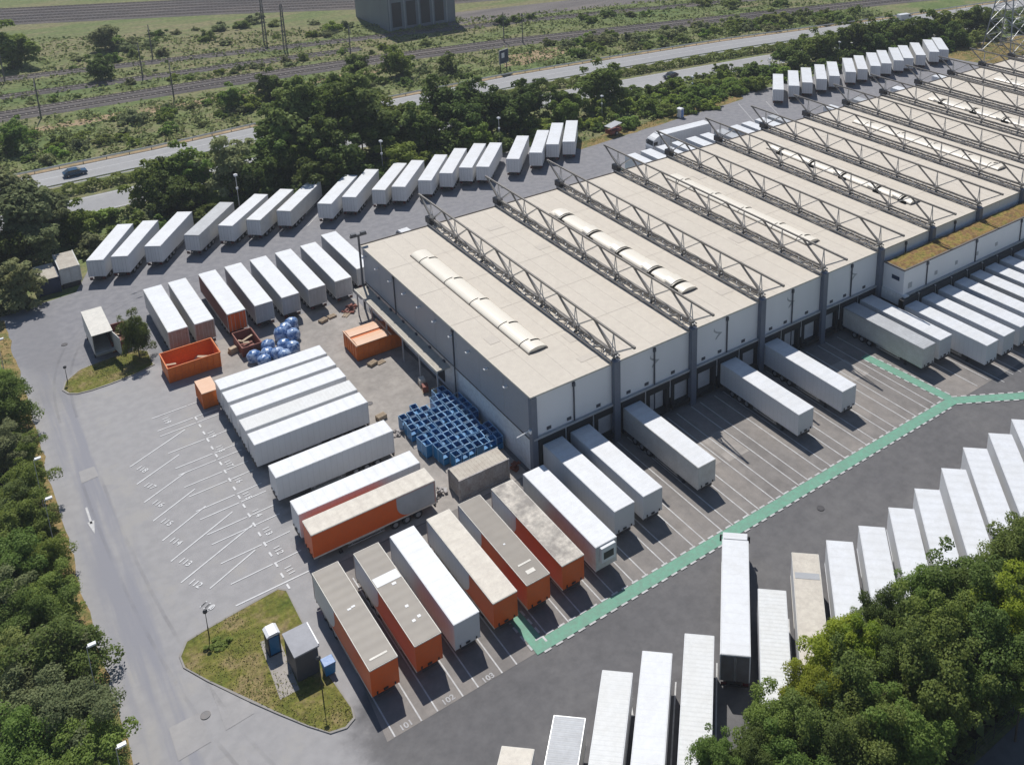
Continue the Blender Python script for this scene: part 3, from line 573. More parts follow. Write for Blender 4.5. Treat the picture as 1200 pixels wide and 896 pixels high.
# side wall lamps, pipes, canopy
for k in range(10): MB().box(-.62,-.1,5.1+4.55*k,5.45+4.55*k,9.0,9.16).build('wall_lamp',M['lampwhite'],wh)
for y in (18.6,36.2): MB().tube((-.16,y,.2),(-.16,y,H-.3),.1).box(-.3,-.06,y-.18,y+.18,H-.75,H-.35).build('downpipe',M['pipe'],wh)
for i in range(7):
    x=5.5+11.914*i+(0 if i==0 else -.1); MB().tube((x,-.2,.4 if x<58 else 5),(x,-.2,H-.35),.09).box(x-.16,x+.16,-.3,-.07,H-.8,H-.3).build('downpipe',M['pipe'],wh)
MB().tube((-.3,.1,6.2),(-2.2,-.15,6.2),.07).box(-.55,-.2,-.3,.1,6.0,6.4).build('lamp_bracket',M['lampwhite'],wh)
c=MB().box(-2.0,-.17,19.8,46.6,4.05,4.25); 
for k in range(7): c.box(-.42,-.2,21+4.1*k,21.5+4.1*k,4.25,4.5,1)
c.build('canopy',[M['canopy'],M['pipe']],wh)
MB().box(-2.12,-2.0,19.7,46.7,3.95,4.3).build('canopy_edge',M['lightcap'],wh)
for k in range(6): MB().box(-1.92,-1.76,20.2+5.2*k,20.36+5.2*k,0,4.05).build('canopy_post',M['beam'],wh)
for k in range(5): MB().box(.02,.14,22.2+5*k,25.4+5*k,.6,3.6).build('side_door',M['navy'] if k%2 else M['darkwall'],wh)
MB().box(-.45,-.2,D+.3,D+.55,0,12.2).box(-1.6,.9,D+.25,D+.6,12.0,12.3).box(-1.5,-.7,D+.1,D+.6,12.3,12.6).box(0,.8,D+.1,D+.6,12.3,12.6).build('floodlight_post',M['pipe'],wh)
# dock bays: black shelter, pale door, white post
def dock(x,y,par):
    s=MB().box(x-1.78,x-1.3,y-.75,y,.9,4.75).box(x+1.3,x+1.78,y-.75,y,.9,4.75).box(x-1.78,x+1.78,y-.8,y,3.95,4.85).box(x-1.7,x+1.7,y-.9,y-.1,.5,1.15)
    o=s.build('dock_shelter',M['black'],par)
    MB().box(x-1.25,x+1.25,y-.12,y-.02,1.15,3.9).build('dock_door',M['doorpale'],o)
    for q in (-1,1): MB().box(x+q*1.1-.15,x+q*1.1+.15,y-1.05,y-.88,.7,1.15).build('dock_buffer',M['rubber'],o)
    MB().box(x+1.84,x+2.02,y-.7,y-.5,2.3,4.95).build('dock_post',M['beam'],o)
for k in range(15): dock(2.35+3.88*k,.5,wh)
for i in range(14):
    for q in (.18,.42,.78):
        x=(11.34+11.914*(i-1) if i else 0)+11.5*q
        if x<59: MB().box(x-.3,x+.3,-.11,-.055,5.45,5.85).build('wall_vent',M['pipe'],wh)
def swoosh(x,z,s):
    m=MB(); pts=[(-.9,.9),(-.72,.42),(-.1,.0),(.85,-.35),(.35,-.62),(-.1,-.95),(-.5,-1.35),(-.62,-1.1),(-.2,-.62),(.1,-.38),(-.5,-.1),(-1.0,.35)]
    m.prism([(x+p[0]*s,z+p[1]*s) for p in pts],'y',-.085,-.055); return m
for x in (17.9-1.6,28.6-2,39.8,52.5): swoosh(x+1.2,8.6,.8).build('bird_emblem',M['grey_paint'],wh)
# annex with planted roof
an=MB().box(59.4,XE-5,-4.35,-.75,5.05,8.85).build('annex',M['panel'],wh)
MB().box(59.2,60.2,-4.9,-.8,3.3,5.05).build('annex_base',M['cwhite'],an)
MB().box(60.3,XE-5,-4.45,-4.0,0,5.04).build('annex_dock_wall',M['darkwall'],an)
MB().box(60.25,XE-5,-4.75,-4.36,4.85,5.1).build('gutter_beam',M['beam'],an)
MB().box(59.3,XE-5,-4.45,-4.2,8.85,9.05).box(59.3,59.55,-4.2,-.75,8.85,9.05).build('roof_edge',M['trim'],an)
rs=random.Random(5); sm=MB(); nx=150; ny=5
g2=[[(59.6+ (XE-66)*i/nx, -4.18+3.35*j/ny, 8.9+rs.uniform(0,.16)) for j in range(ny+1)] for i in range(nx+1)]
for i in range(nx):
    for j in range(ny): sm.poly([g2[i][j],g2[i+1][j],g2[i+1][j+1],g2[i][j+1]])
sm.build('planted_roof',M['sedum'],an,smooth=True)
for k in range(9): MB().tube((64.6+11.9*k,-4.45,5.1),(64.6+11.9*k,-4.45,8.8),.09).box(64.4+11.9*k,64.8+11.9*k,-4.55,-4.37,8.3,8.75).build('downpipe',M['pipe'],an)
for x,z,s in ((60.9,6.2,.42),(66.9,6.3,.3),(71.8,6.4,.3),(77,6.3,.3),(82,6.4,.3)): MB().box(x-s,x+s,-4.40,-4.355,z-s,z+s).build('wall_vent',M['grey_paint'],an)
MB().box(59.33,59.395,-3.6,-2.3,7.0,7.6).build('name_plate',M['navy'],an)
for k in range(13): dock(60.15+3.86*k,-4.5,wh)
# ------------------------------------------------------------------ trailers
def wheel_mesh():
    m=MB(); pr=[(.0,-.16),(.26,-.16),(.27,-.1),(.47,-.17),(.515,-.12),(.515,.12),(.47,.17),(.27,.1),(.26,.16),(0,.16)]
    n=14; vs=[]
    for r,x in pr:
        for i in range(n): t=2*PI*i/n; vs.append((x,r*math.cos(t),.515+r*math.sin(t)))
    for k in range(len(pr)-1):
        m_=1 if k in (0,1,7,8) else 0
        m.add([vs[k*n+i] for i in range(n)]+[vs[(k+1)*n+i] for i in range(n)],[(i,(i+1)%n,n+(i+1)%n,n+i) for i in range(n)],m_)
    return m
WHEEL=wheel_mesh().build('wheel',[M['rubber'],M['hub']]); WHME=WHEEL.data; bpy.data.objects.remove(WHEEL)
def body_profile(w,z0,z1,c=.06): return [(-w,z0),(w,z0),(w,z1-c),(w-c,z1),(-w+c,z1),(-w,z1-c)]
def make_trailer(name,body,roof,label,L=13.6,graphic=None,top=4.0,rear='white',front='conn',rtop=None,roofbits=None,frontm=None,edge='white',tail=True,cat='trailer'):
    """semi-trailer, front towards local +Y, origin on the ground under its middle"""
    t=thing(name,label,cat); w=1.27; h=L/2; z0=1.12
    B=MB().prism(body_profile(w,z0,top-.06),'y',-h+.05,h); B.build('body',M[body],t)
    e=MB()
    for s in (-1,1): e.box(s*w-.03,s*w+.03,-h,h,top-.13,top-.02); e.box(s*w-.025,s*w+.025,-h,h,z0-.06,z0+.1)
    e.box(-w,w,h-.02,h+.03,top-.13,top-.02); e.box(-w,w,-h-.0,-h+.05,top-.16,top-.02)
    for s in (-1,1): e.box(s*w-.06,s*w+.02*s+.02,-h-.01,-h+.07,z0,top-.1)
    e.build('frame_rail',M[edge],t)
    r=MB().box(-w+.04,w-.04,-h+.06,h-.03,top-.06,top); ro=r.build('roof',M[roof],t)
    if roofbits:
        for (x,y,a,b_,m_) in roofbits: MB().box(x-a/2,x+a/2,y-b_/2,y+b_/2,top,top+.025).build('roof_patch',M[m_],ro)
    for s in (-1,1):
        d=MB().box(min(.02*s,1.2*s),max(.02*s,1.2*s),-h-.03,-h+.02,z0+.05,top-.18).build('rear_door',M[rear],t)
        l=MB()
        for q in ((.35,.85) if cat!='lorry' else (.06,)): l.tube((s*q,-h-.06,z0+.1),(s*q,-h-.06,top-.25),.025,n=5)
        l.build('lock_bar',M['alu'],d)
    MB().box(-.5,-.36,-h+.3,h-.6,.78,z0-.06).box(.36,.5,-h+.3,h-.6,.78,z0-.06).box(-1.1,1.1,h-2,h-.5,.98,z0-.06).box(-.5,.5,-h+1,-h+1.2,.7,.9).build('chassis',M['steel'],t)
    if tail:
        bp=MB().box(-1.2,1.2,-h+.02,-h+.16,.50,.66).box(-.55,-.45,-h+.05,-h+.2,.5,1.05).box(.45,.55,-h+.05,-h+.2,.5,1.05).build('bumper',M['steel'],t)
        for s in (-1,1): MB().box(s*.95-.25,s*.95+.25,-h-.02,-h+.03,.72,.98).build('tail_light',M['red_lamp'],bp)
        for k in range(3):
            for s in (-1,1):
                o=link('wheel',WHME,t,(s*1.02,-h+2.1+1.31*k,0))
    for s in (-1,1):
        MB().box(s*.85-.07,s*.85+.07,h-3.0,h-2.84,.12,z0).box(s*.85-.16,s*.85+.16,h-3.1,h-2.74,.045,.13).build('landing_leg',M['steel'],t)
        MB().box(s*1.2-.02,s*1.2+.02,-h+6.0,h-3.6,.86,.99).box(s*1.2-.02,s*1.2+.02,-h+6.0,h-3.6,.55,.68).box(s*1.16-.02,s*1.16+.02,-h+6.4,-h+6.5,.55,1.1).box(s*1.16-.02,s*1.16+.02,h-4.1,h-4,.55,1.1).build('side_guard',M['alu'],t)
    if front=='conn':
        MB().box(-.2,.22,h+.032,h+.09,1.25,1.45).box(.72,.86,h+.032,h+.08,1.22,1.48).box(-.92,-.8,h+.032,h+.08,1.22,1.46).build('connector',M['black'],t)
        MB().box(-.75,.75,h-.05,h+.03,.80,1.08).build('front_beam',M['steel'],t)
    elif front=='reefer':
        f=MB().box(-.85,.85,h+.01,h+.42,2.15,3.85).build('cooling_unit',M['white'],t)
        MB().box(-.6,.6,h+.42,h+.44,2.5,3.3).build('grille',M['black'],f)
    if frontm: MB().box(-1.2,1.2,h+.002,h+.028,z0+.08,top-.2).build('front_panel',M[frontm],t)
    if graphic:
        frac,m_=graphic; ye=-h+L*frac
        pts=[(-h+.12,z0+.12)]+[(ye-1.5+1.5*math.sin(PI/2*k/6),z0+.12+1.5*(1-math.cos(PI/2*k/6))) for k in range(7)]+[(ye,top-.2),(-h+.12,top-.2)]
        for s in (-1,1): MB().prism(pts,'x',s*(w+.004),s*(w+.016)).build('side_graphic',M[m_],t)
    if rtop: rtop(t)
    remember(t); return t
def strip(t,y,z=2.0,m='offwhite'): pass
GA='trailers in the slanted row below the trees'
tw=make_trailer('semi_trailer','white','rwhite','white box trailer')
tf=make_trailer('semi_trailer','white','rwhite_fine','white trailer with finely corrugated roof')
tg=make_trailer('semi_trailer','offwhite','rgrey','grey trailer with corrugated roof',edge='alu')
to=make_trailer('semi_trailer','offwhite','rwhite','dusty white box trailer',edge='offwhite')
tdoor=make_trailer('box_trailer','offwhite','rwhite','white box trailer with dusty brown rear',L=15.2,rear='dusty',edge='offwhite',front=None)
tgd=make_trailer('box_trailer','grey_paint','rwhite','pale box trailer with grimy grey doors',L=15.2,rear='grey_paint',edge='offwhite',front=None)
torr=make_trailer('box_trailer','rusty_red','rwhite','orange box trailer with a white roof',L=15.2,rear='orange',edge='offwhite',front=None)
tcr=make_trailer('semi_trailer','white','rcream','white trailer with dirty cream roof',edge='roofedge',roofbits=[(0,3.9,2.3,.75,'grey_paint')])
USED=set()
def put(proto,loc,rz,label,group):
    if proto.name not in USED:
        USED.add(proto.name); proto.location=loc; proto.rotation_euler=(0,0,rz); proto['label']=label
        if group: proto['group']=group
        return proto
    return dup(proto,loc,rz,label,group)
def hd(deg): return R(deg)-PI/2        # local +Y to heading
# row A: rear doors towards the building, fronts against the trees
A=[(-32.2,82.2,-29.9,80.3,60),(-28.8,81.1,-26.5,79.6,58),(-23.7,81.9,-21.4,80.1,55),(-17.5,82.3,-15.2,80.6,50),(-11.7,82.7,-9.8,80.9,47),(-7.1,82.1,-5.3,80.4,47),(-1.7,82.6,.2,81,47),(5.2,81.4,7.1,79.4,48),(9.9,81.4,11.7,79.7,49),(15.6,81.2,17.3,79.6,48),(19,80.4,21,78.6,49),(24.3,80.2,26.3,78.5,50),(29.2,81,31.1,79.3,50),(33.6,81.3,35.5,79.5,49),(36.5,79.6,38.3,77.9,49),(43.3,79.7,45.2,77.8,50),(48.7,79.8,50.8,78.1,51),(54,81.8,56.1,80,52),(57.6,81,59.7,79.3,53)]
for i,(x0,y0,x1,y1,h) in enumerate(A):
    mx,my=(x0+x1)/2,(y0+y1)/2; c=(mx+6.8*math.cos(R(h)),my+6.8*math.sin(R(h)),0)
    pr=tg if i==3 else (to if i in (5,9,6) else tw)
    lab={3:'grey roofed trailer, fourth from the west in the slanted row along the trees'}.get(i)
    if i>=15: lab='white box trailer, %s of four set apart at the tree row east end'%ORD[i-15]
    put(pr,c,hd(h),lab or 'white box trailer, %s from the west in the slanted row along the trees'%od(i),GA)
Bx=[118.3,123.6,128.2,133.2,137.8,143.8,148.2,153.2,157.4,162.3,166.2,171.3,177.0,181.0]
for i,x in enumerate(Bx):
    y=80.1-.15*i*.9; c=(x+.92+6.8*math.cos(R(45)),y-.9+6.8*math.sin(R(45)),0)
    put(to if i in (2,6,11) else tw,c,hd(45),'white box trailer, %s from the left in the far row beyond the trusses'%od(i),'trailers in the far row beyond the warehouse')
# row C
for i,(x,pr,lab) in enumerate([(-25.8,tdoor,'white roofed trailer with dusty brown rear, first beside the small tree'),(-22.3,tdoor,'white roofed trailer with dusty brown rear, second beside the orange skip'),(-17.9,torr,'orange sided box trailer with white roof and orange doors'),(-14.0,tgd,'pale box trailer with grey doors just right of the orange sided one'),(-10.1,tgd,'pale box trailer with grey doors behind the blue wrapped bales'),(-6.1,tgd,'pale box trailer with grimy doors, second from the warehouse corner'),(-2.0,tgd,'pale box trailer with grey doors closest to the warehouse side wall')]):
    put(pr,(x,51.1+7.6,0),0,lab,'trailers parked side by side west of the warehouse')
put(tgd,(2.2,60.6,0),0,'white roofed trailer half hidden behind the warehouse back corner','trailers parked side by side west of the warehouse')
# row D: five close together, then two, then the orange one; fronts to the west
tor_c=make_trailer('semi_trailer','orange','rcream','orange trailer',graphic=(.33,'grey_paint'),edge='roofedge')
DY=[34.1,30.85,27.5,23.9,20.65,13.6,6.55,2.9]
for i,y in enumerate(DY):
    c=(-25.2+6.8+(.1 if i>4 else 0),y,0)
    if i==7: put(tor_c,c,PI/2,'orange trailer with cream ribbed roof lying beside the orange row and dirty container',None)
    elif i<5: put(tf if i==3 else tw,c,PI/2,'white trailer, %s from the top in the tight block of five in the middle yard'%ORD[i],'tight block of white trailers in the middle yard')
    elif i==5: put(tw,c,PI/2,'white trailer standing alone between the block of five and the orange one',None)
    else: put(tw,c,PI/2,'white trailer squeezed against the long orange trailer with cream roof',None)
# row E and F: fronts out, rears at the warehouse
e1=make_trailer('semi_trailer','orange','rbrown','x',graphic=(.40,'white'),edge='roofedge',roofbits=[(.05,5.8,1.6,.22,'roofedge'),(.1,-.5,.35,.22,'white'),(-.3,-.6,.35,.22,'white')])
e2=make_trailer('semi_trailer','orange','rbrown','x',graphic=(.42,'white'),edge='roofedge',roofbits=[(0,-1.9,2.4,1.25,'white'),(-.3,-.9,.4,.3,'white'),(-.1,2.3,.3,.3,'white'),(.1,4.2,.3,.3,'white'),(-.5,4,.3,.3,'white')])
e3=make_trailer('semi_trailer','white','rwhite','x',edge='white')
e4=make_trailer('semi_trailer','orange','rcream','x',graphic=(.66,'white'),edge='roofedge')
e5=make_trailer('semi_trailer','orange','rbrown','x',graphic=(.36,'white'),edge='roofedge',roofbits=[(0,4.3,1.4,.22,'roofedge'),(.05,5.5,.9,.5,'roofedge'),(.3,1.0,.2,.2,'white')])
e6=make_trailer('semi_trailer','orange','rdirty','x',graphic=(.37,'white'),edge='roofedge')
e7=make_trailer('semi_trailer','offwhite','rwhite','x',front='reefer')
EL=[(e1,-25.55,'orange trailer with grey brown roof next to the grass island'),(e2,-21.4,'orange trailer with a white band across its grey brown roof'),(e3,-17.6,'white trailer parked between two orange trailers in the front row'),(e4,-13.6,'orange trailer with clean cream roof at the start of the green line'),(e5,-10.0,'orange trailer with plain grey brown roof inside the green line corner'),(e6,-6.05,'orange trailer with black stained cream roof'),(e7,-2.1,'white refrigerated trailer with black grille on its front, right of the orange ones')]
for p,x,l in EL: put(p,(x,-16.85+6.8,0),PI,l,'trailers in the front row west of the docks')
FL=[(2.35,tw,'white trailer at the dock closest to the warehouse corner'),(6.1,tw,'white trailer at the second dock from the warehouse corner'),(13.7,to,'white trailer docked alone between two empty docks near the first columns'),(29.4,tw,'white trailer docked left of the empty bay, first of the middle pair'),(37.05,tw,'white trailer docked alone, second of the middle pair'),(52.85,tg,'grey trailer with corrugated roof docked beside the green path'),(56.4,tw,'white trailer docked between the grey trailer and the annex corner')]
for x,p,l in FL: put(p,(x,-13.95+6.8,0),PI,l,'trailers backed up to the warehouse docks')
for k in range(13): put(to if k in (4,9) else tw,(60.15+3.86*k,-18.5+6.8,0),PI,'white trailer docked at the annex, %s from its corner'%od(k),'trailers docked under the planted annex roof')
# back docks
for k,x in enumerate([64.4,68.4,72.4,76.4,80.4,84.2,88.3,92.5,96.3,100.4,104.3,119.2,128.7,143,159.2]):
    put(tg if k in (6,10,12) else tw,(x,66.6-6.8-(3 if k>10 else 0),0),0,'white trailer roof behind the warehouse back edge, %s from the left'%od(k),'trailers docked at the back of the warehouse')
# row H: facing up the yard
Hh=47
HL=[(-21.3,-29.5,tcr,'cream roofed trailer cut by the bottom edge, first of the lower row'),(-16.6,-29.7,tg,'grey corrugated roof trailer beside the cream one in the lower row'),(-11.0,-28.6,tf,'white trailer with corrugated roof right of the grey one in the lower row'),(-7.1,-29.1,tw,'smooth white trailer between two corrugated ones in the lower row'),(-3.0,-29.9,tf,'white corrugated trailer just left of the lorry with a cab'),(5.7,-30.1,tf,'white corrugated trailer just right of the lorry with a cab'),(11.5,-28.8,tcr,'dirty cream roofed trailer with a grey band in the lower row'),(15.4,-29.7,tw,'white trailer right of the dirty cream one in the lower row'),(19.5,-30.3,tw,'white trailer, second right of the dirty cream one'),(24.0,-30.4,tw,'white trailer, third right of the dirty cream one'),(28.5,-30.2,tw,'white trailer, fourth right of the dirty cream one'),(33.5,-29.9,tw,'white trailer, fifth right of the dirty cream one'),(38.4,-29.2,tw,'white trailer, sixth right of the dirty cream one'),(42.9,-29.4,tw,'white trailer, seventh right of the dirty cream one'),(47.3,-29.5,tw,'white trailer at the right frame edge of the lower row')]
for x,y,p,l in HL:
    mx,my=x+1.27*math.cos(R(-43)),y+1.27*math.sin(R(-43)); put(p,(mx-6.8*math.cos(R(Hh)),my-6.8*math.sin(R(Hh)),0),hd(Hh),l,'trailers in the slanted lower row beside the trees')
# ------------------------------------------------------------------ lorries
def lorry(label,loc,rz):
    t=make_trailer('articulated_lorry','white','rwhite',label,cat='lorry',front=None,rear='dark_door'); t.location=loc; t.rotation_euler=(0,0,rz)
    c=[(6.95,.55),(9.05,.55),(9.15,.75),(9.15,1.75),(9.0,2.05),(8.75,3.1),(8.5,3.35),(7.05,3.4),(6.95,3.3)]
    cab=MB().prism(c,'x',-1.22,1.22).build('cab',M['white'],t)
    MB().poly([(-1.1,9.055,2.05),(1.1,9.055,2.05),(1.02,8.83,2.95),(-1.02,8.83,2.95)]).poly([(-1.1,9.03,2.05),(1.1,9.03,2.05),(1.02,8.80,2.95),(-1.02,8.80,2.95)]).build('windscreen',M['glass'],cab)
    for s in (-1,1): MB().box(s*1.225-.006,s*1.225+.006,7.75,8.65,2.0,2.75).build('side_window',M['glass'],cab); MB().box(s*1.42-.1,s*1.42+.1,8.75,8.87,2.0,2.75).bar((s*1.2,8.8,2.7),(s*1.4,8.8,2.7),.05,.05).build('mirror',M['black'],cab)
    MB().prism([(6.98,3.38),(8.3,3.38),(8.15,3.5),(7.3,3.92),(6.98,3.95)],'x',-1.15,1.15).build('wind_deflector',M['white'],cab)
    MB().box(-1.2,1.2,9.14,9.2,.45,.95).build('front_bumper',M['grey_paint'],t)
    MB().box(-.45,.45,2.9,8.9,.55,.95).box(-1.1,-.55,5.2,6.9,.45,.95).box(.55,1.1,5.2,6.9,.45,.95).build('tractor_frame',M['steel'],t)
    for y in (8.35,4.7):
        for s in (-1,1): link('wheel',WHME,t,(s*1.05,y,0))
    return t
lorry('white lorry with its cab on the green line, parked in the lower row',(8.25-6.8*math.cos(R(47)),-24.3-6.8*math.sin(R(47)),0),hd(47))
lorry('white lorry driving along behind the warehouse back edge',(83.2,72.3,0),hd(178))
for p in (tw,tf,tg,to,tdoor,tgd,torr,tcr): assert p.name in USED
# ------------------------------------------------------------------ containers, skips, sheds
def ribs(mb,x0,x1,y0,y1,z0,z1,step=.55,mi=0,d=.05):
    n=int((x1-x0)/step)
    for k in range(n+1):
        x=x0+(x1-x0)*k/n
        for y in (y0,y1): mb.box(x-.06,x+.06,y-d,y+d,z0,z1,mi)
    n=int((y1-y0)/step)
    for k in range(n+1):
        y=y0+(y1-y0)*k/n
        for x in (x0,x1): mb.box(x-d,x+d,y-.06,y+.06,z0,z1,mi)
    return mb
def skip(name,label,x0,x1,y0,y1,h,m,loc=None,lean=.35,group=None,fill=None,rim='rusty_red',base=.18):
    cx,cy=(x0+x1)/2,(y0+y1)/2; t=thing(name,label,'skip',(cx,cy,0)); X,Y=(x1-x0)/2,(y1-y0)/2; T=.1
    bd=MB()
    for s in (-1,1):
        bd.prism([(s*(Y-lean),base),(s*(Y-lean-T),base),(s*(Y-T),h),(s*Y,h)],'x',-X,X)
        bd.prism([(s*X,base),(s*(X-T),base),(s*(X-T),h),(s*X,h)],'y',-Y+lean*.4,Y-lean*.4)
    n=int(2*X/.75)
    for k in range(n+1):
        x=-X+.1+(2*X-.2)*k/n
        for s in (-1,1): bd.bar((x,s*(Y-lean+.03),base),(x,s*(Y+.04),h-.05),.1,.08)
    bd.box(-X+.02,X-.02,-Y+lean,Y-lean,base-.12,base+.05).build('hull',M[m],t)
    r=MB()
    for s in (-1,1): r.box(-X-.06,X+.06,s*Y-.07,s*Y+.07,h-.02,h+.12); r.box(s*X-.07,s*X+.07,-Y+.08,Y-.08,h-.02,h+.11)
    r.build('rim',M[m],t)
    for s in (-1,1):
        for e in (-1,1): MB().box(e*(X-.8)-.12,e*(X-.8)+.12,s*.55-.1,s*.55+.1,0,base).build('skid',M['steel'],t)
    if fill:
        f=MB(); rr=random.Random(int(x0*10)&255)
        for k in range(fill): 
            a,b_,c_=rr.uniform(-X+.5,X-.5),rr.uniform(-Y+.6,Y-.6),rr.uniform(.4,h*.65); g_=rr.uniform(0,PI); l=rr.uniform(.4,1.1)
            f.bar((a-math.cos(g_)*l,b_-math.sin(g_)*l*.5,c_),(a+math.cos(g_)*l,b_+math.sin(g_)*l*.5,c_+.2),rr.uniform(.1,.5),.06)
        f.build('waste',M['wood'],t)
    return t
skip('open_skip','large open orange roll-off skip beside the small tree',-28.9,-22.2,44.4,48.9,2.35,'bright_orange',fill=5)
skip('open_skip','rusty red open skip half hidden behind the small tree',-33.4,-30.9,57.0,62.5,1.7,'rusty_red',fill=10)
skip('open_skip','small grey red open skip between trailers and blue bales',-19.2,-16.6,44.8,49.6,1.6,'rusty_red',fill=4)
t=thing('waste_container','orange waste container with two peach lids beside the warehouse canopy','container',(-3.6,36.9,0))
q=MB().prism([(-3.3,.15),(3.4,.15),(3.4,1.75),(1.75,2.35),(-3.3,2.35)],'y',-2.45,2.45)
for s in (-1,1): MB().prism([(s*.35,2.37),(s*2.4,2.37),(s*2.4,2.47),(s*1.4,2.62),(s*.35,2.5)],'x',-3.15,1.45).build('lid',M['peach'],t)
MB().box(-3.35,-3.2,-2.5,2.5,2.3,2.5).bar((1.65,-2.7,2.6),(1.65,2.6,2.6),.16,.16).build('hinge_bar',M['peach'],t)
for k in range(9): q.box(-3.2+.8*k-.05,-3.2+.8*k+.05,-2.52,-2.45,.2,2.2 if k<7 else 1.7); 
for k in range(6): q.box(-3.37,-3.3,-2.3+.9*k-.05,-2.3+.9*k+.05,.2,2.3)
q.build('hull',M['bright_orange'],t)
for s in (-1,1): MB().box(-3,3.2,s*1-.1,s*1+.1,0,.16).build('skid',M['steel'],t)
t=thing('steel_box','small orange steel box at the end of the white trailer block','container',(-25.85,37.6,0))
q=MB().box(-.95,.95,-1.7,1.7,.15,2.3); ribs(q,-.95,.95,-1.7,1.7,.2,2.25,.6); q.build('hull',M['bright_orange'],t); MB().box(-1,1,-1.75,1.75,2.3,2.42).build('lid',M['peach'],t)
MB().box(-.8,-.6,-1.6,1.6,0,.16).box(.6,.8,-1.6,1.6,0,.16).build('skid',M['steel'],t)
def container(label,x0,x1,y0,y1,h,wall,roof,z0=.12,name='shipping_container'):
    cx,cy=(x0+x1)/2,(y0+y1)/2; t=thing(name,label,'container',(cx,cy,0)); X,Y=(x1-x0)/2,(y1-y0)/2
    w=MB().box(-X+.05,X-.05,-Y+.05,Y-.05,z0,h-.05); ribs(w,-X+.05,X-.05,-Y+.05,Y-.05,z0+.15,h-.2,.3,d=.035); w.build('body',M[wall],t)
    f=MB()
    for s in (-1,1):
        f.box(s*X-.07,s*X+.07,-Y,Y,z0,z0+.15).box(s*X-.07,s*X+.07,-Y,Y,h-.14,h)
        for e in (-1,1): f.box(s*X-.09,s*X+.09,e*Y-.09,e*Y+.09,z0-.1,h+.02)
    f.build('frame',M[wall],t)
    ro=MB().box(-X+.07,X-.07,-Y+.02,Y-.02,h-.05,h-.005)
    for k in range(int(Y*2/.45)): ro.box(-X+.12,X-.12,-Y+.25+.45*k,-Y+.4+.45*k,h-.005,h+.012)
    ro.build('roof',M[roof],t)
    for s in (-1,1):
        d=MB().box(s*.55*X/1.2-.5*X,s*.55*X/1.2+.5*X*.9,-Y-.02,-Y+.04,z0+.2,h-.2).build('door',M[wall],t)
    MB().box(-X+.1,X-.1,-Y+.2,-Y+.5,0,z0).box(-X+.1,X-.1,Y-.5,Y-.2,0,z0).build('base_beam',M['steel'],t)
    return t
c=container('dirty grey steel container with rust streaks between blue cages and orange trailers',-8.7+3.1-1.25,-8.7+3.1+1.25,2.75-3.1,2.75+3.1,2.6,'rust','rustroof'); c.rotation_euler=(0,0,PI/2)
container('dark blue container with pale faded lettering smear at the yard corner',-39.2,-36.3,81.6,87.5,2.7,'navy','rustroof')
container('cream roofed grey container beside the dark blue one',-36.0,-33.2,82.2,88.6,3.5,'offwhite','rustroof',z0=.9)
# swap body on legs, open at the south end
t=thing('swap_body','white swap body box standing on legs with its open end showing dark inside','swap body',(-34.4,60.5,0))
B=MB(); w=1.27; L=4.1
for s in (-1,1): B.box(s*w-.04,s*w+.04,-L,L,1.15,3.95)
B.box(-w,w,L-.08,L,1.15,3.95).box(-w,w,-L,L,1.05,1.16); B.build('body',M['offwhite'],t)
MB().box(-w-.05,w+.05,-L-.02,L+.02,3.94,4.02).build('roof',M['roofedge'],t)
for s in (-1,1):
    for e in (-1,1): MB().box(s*1.2-.07,s*1.2+.07,e*2.9-.07,e*2.9+.07,.0,1.1).bar((s*1.2,e*2.9,.5),(s*1.2,e*1.9,1.05),.08,.08).build('leg',M['steel'],t)
MB().box(-1.2,1.2,-L-.35,-L-.05,1.0,1.1).build('sill_step',M['alu'],t)
d=MB().prism([(-2.7+.0,-.0),(.0,0),(0,.08),(-2.7,.08)],'z',1.2,3.9).build('open_door',M['offwhite'],t); d.location=(1.25,-L+.02,0); d.rotation_euler=(0,0,R(100))
# blue wrapped bales
BAL=[(-18.2,43.3),(-16.5,42.8),(-17.4,41.3),(-15.4,41.6),(-14.0,43.4),(-13.2,42.0),(-15.9,44.6),(-13.4,46.6),(-12.4,47.6),(-11.2,48.3),(-12.0,45.4),(-14.9,40.6)]
def bale(i,x,y):
    rr=random.Random(40+i); m=MB(); n=14; pr=[(.55,.0),(.92,.25),(1.0,.8),(.98,1.3),(.8,1.7),(.42,1.92),(.12,2.0)]; vs=[];fs=[]
    for k,(r,z) in enumerate(pr):
        for j in range(n): a=2*PI*j/n; q=r*(1+rr.uniform(-.1,.1)); vs.append((q*math.cos(a),q*math.sin(a),z*rr.uniform(.96,1.03) if z else 0))
    for k in range(len(pr)-1):
        for j in range(n): fs.append((k*n+j,k*n+(j+1)%n,(k+1)*n+(j+1)%n,(k+1)*n+j))
    fs.append(tuple((len(pr)-1)*n+j for j in range(n))); fs.append(tuple(range(n))[::-1]); m.add(vs,fs)
    o=m.build('wrapped_bale',M['blue_wrap'],None,(x,y,.05),rr.uniform(0,6),True); o.scale=(.95,.95,rr.uniform(.8,1))
    tag(o,'bale in shiny blue plastic, %s from the left in the heap above the trailer block'%od(i),'bale','blue wrapped bales heaped by the trailers')
for i,(x,y) in enumerate(sorted(BAL)): bale(i,x,y)
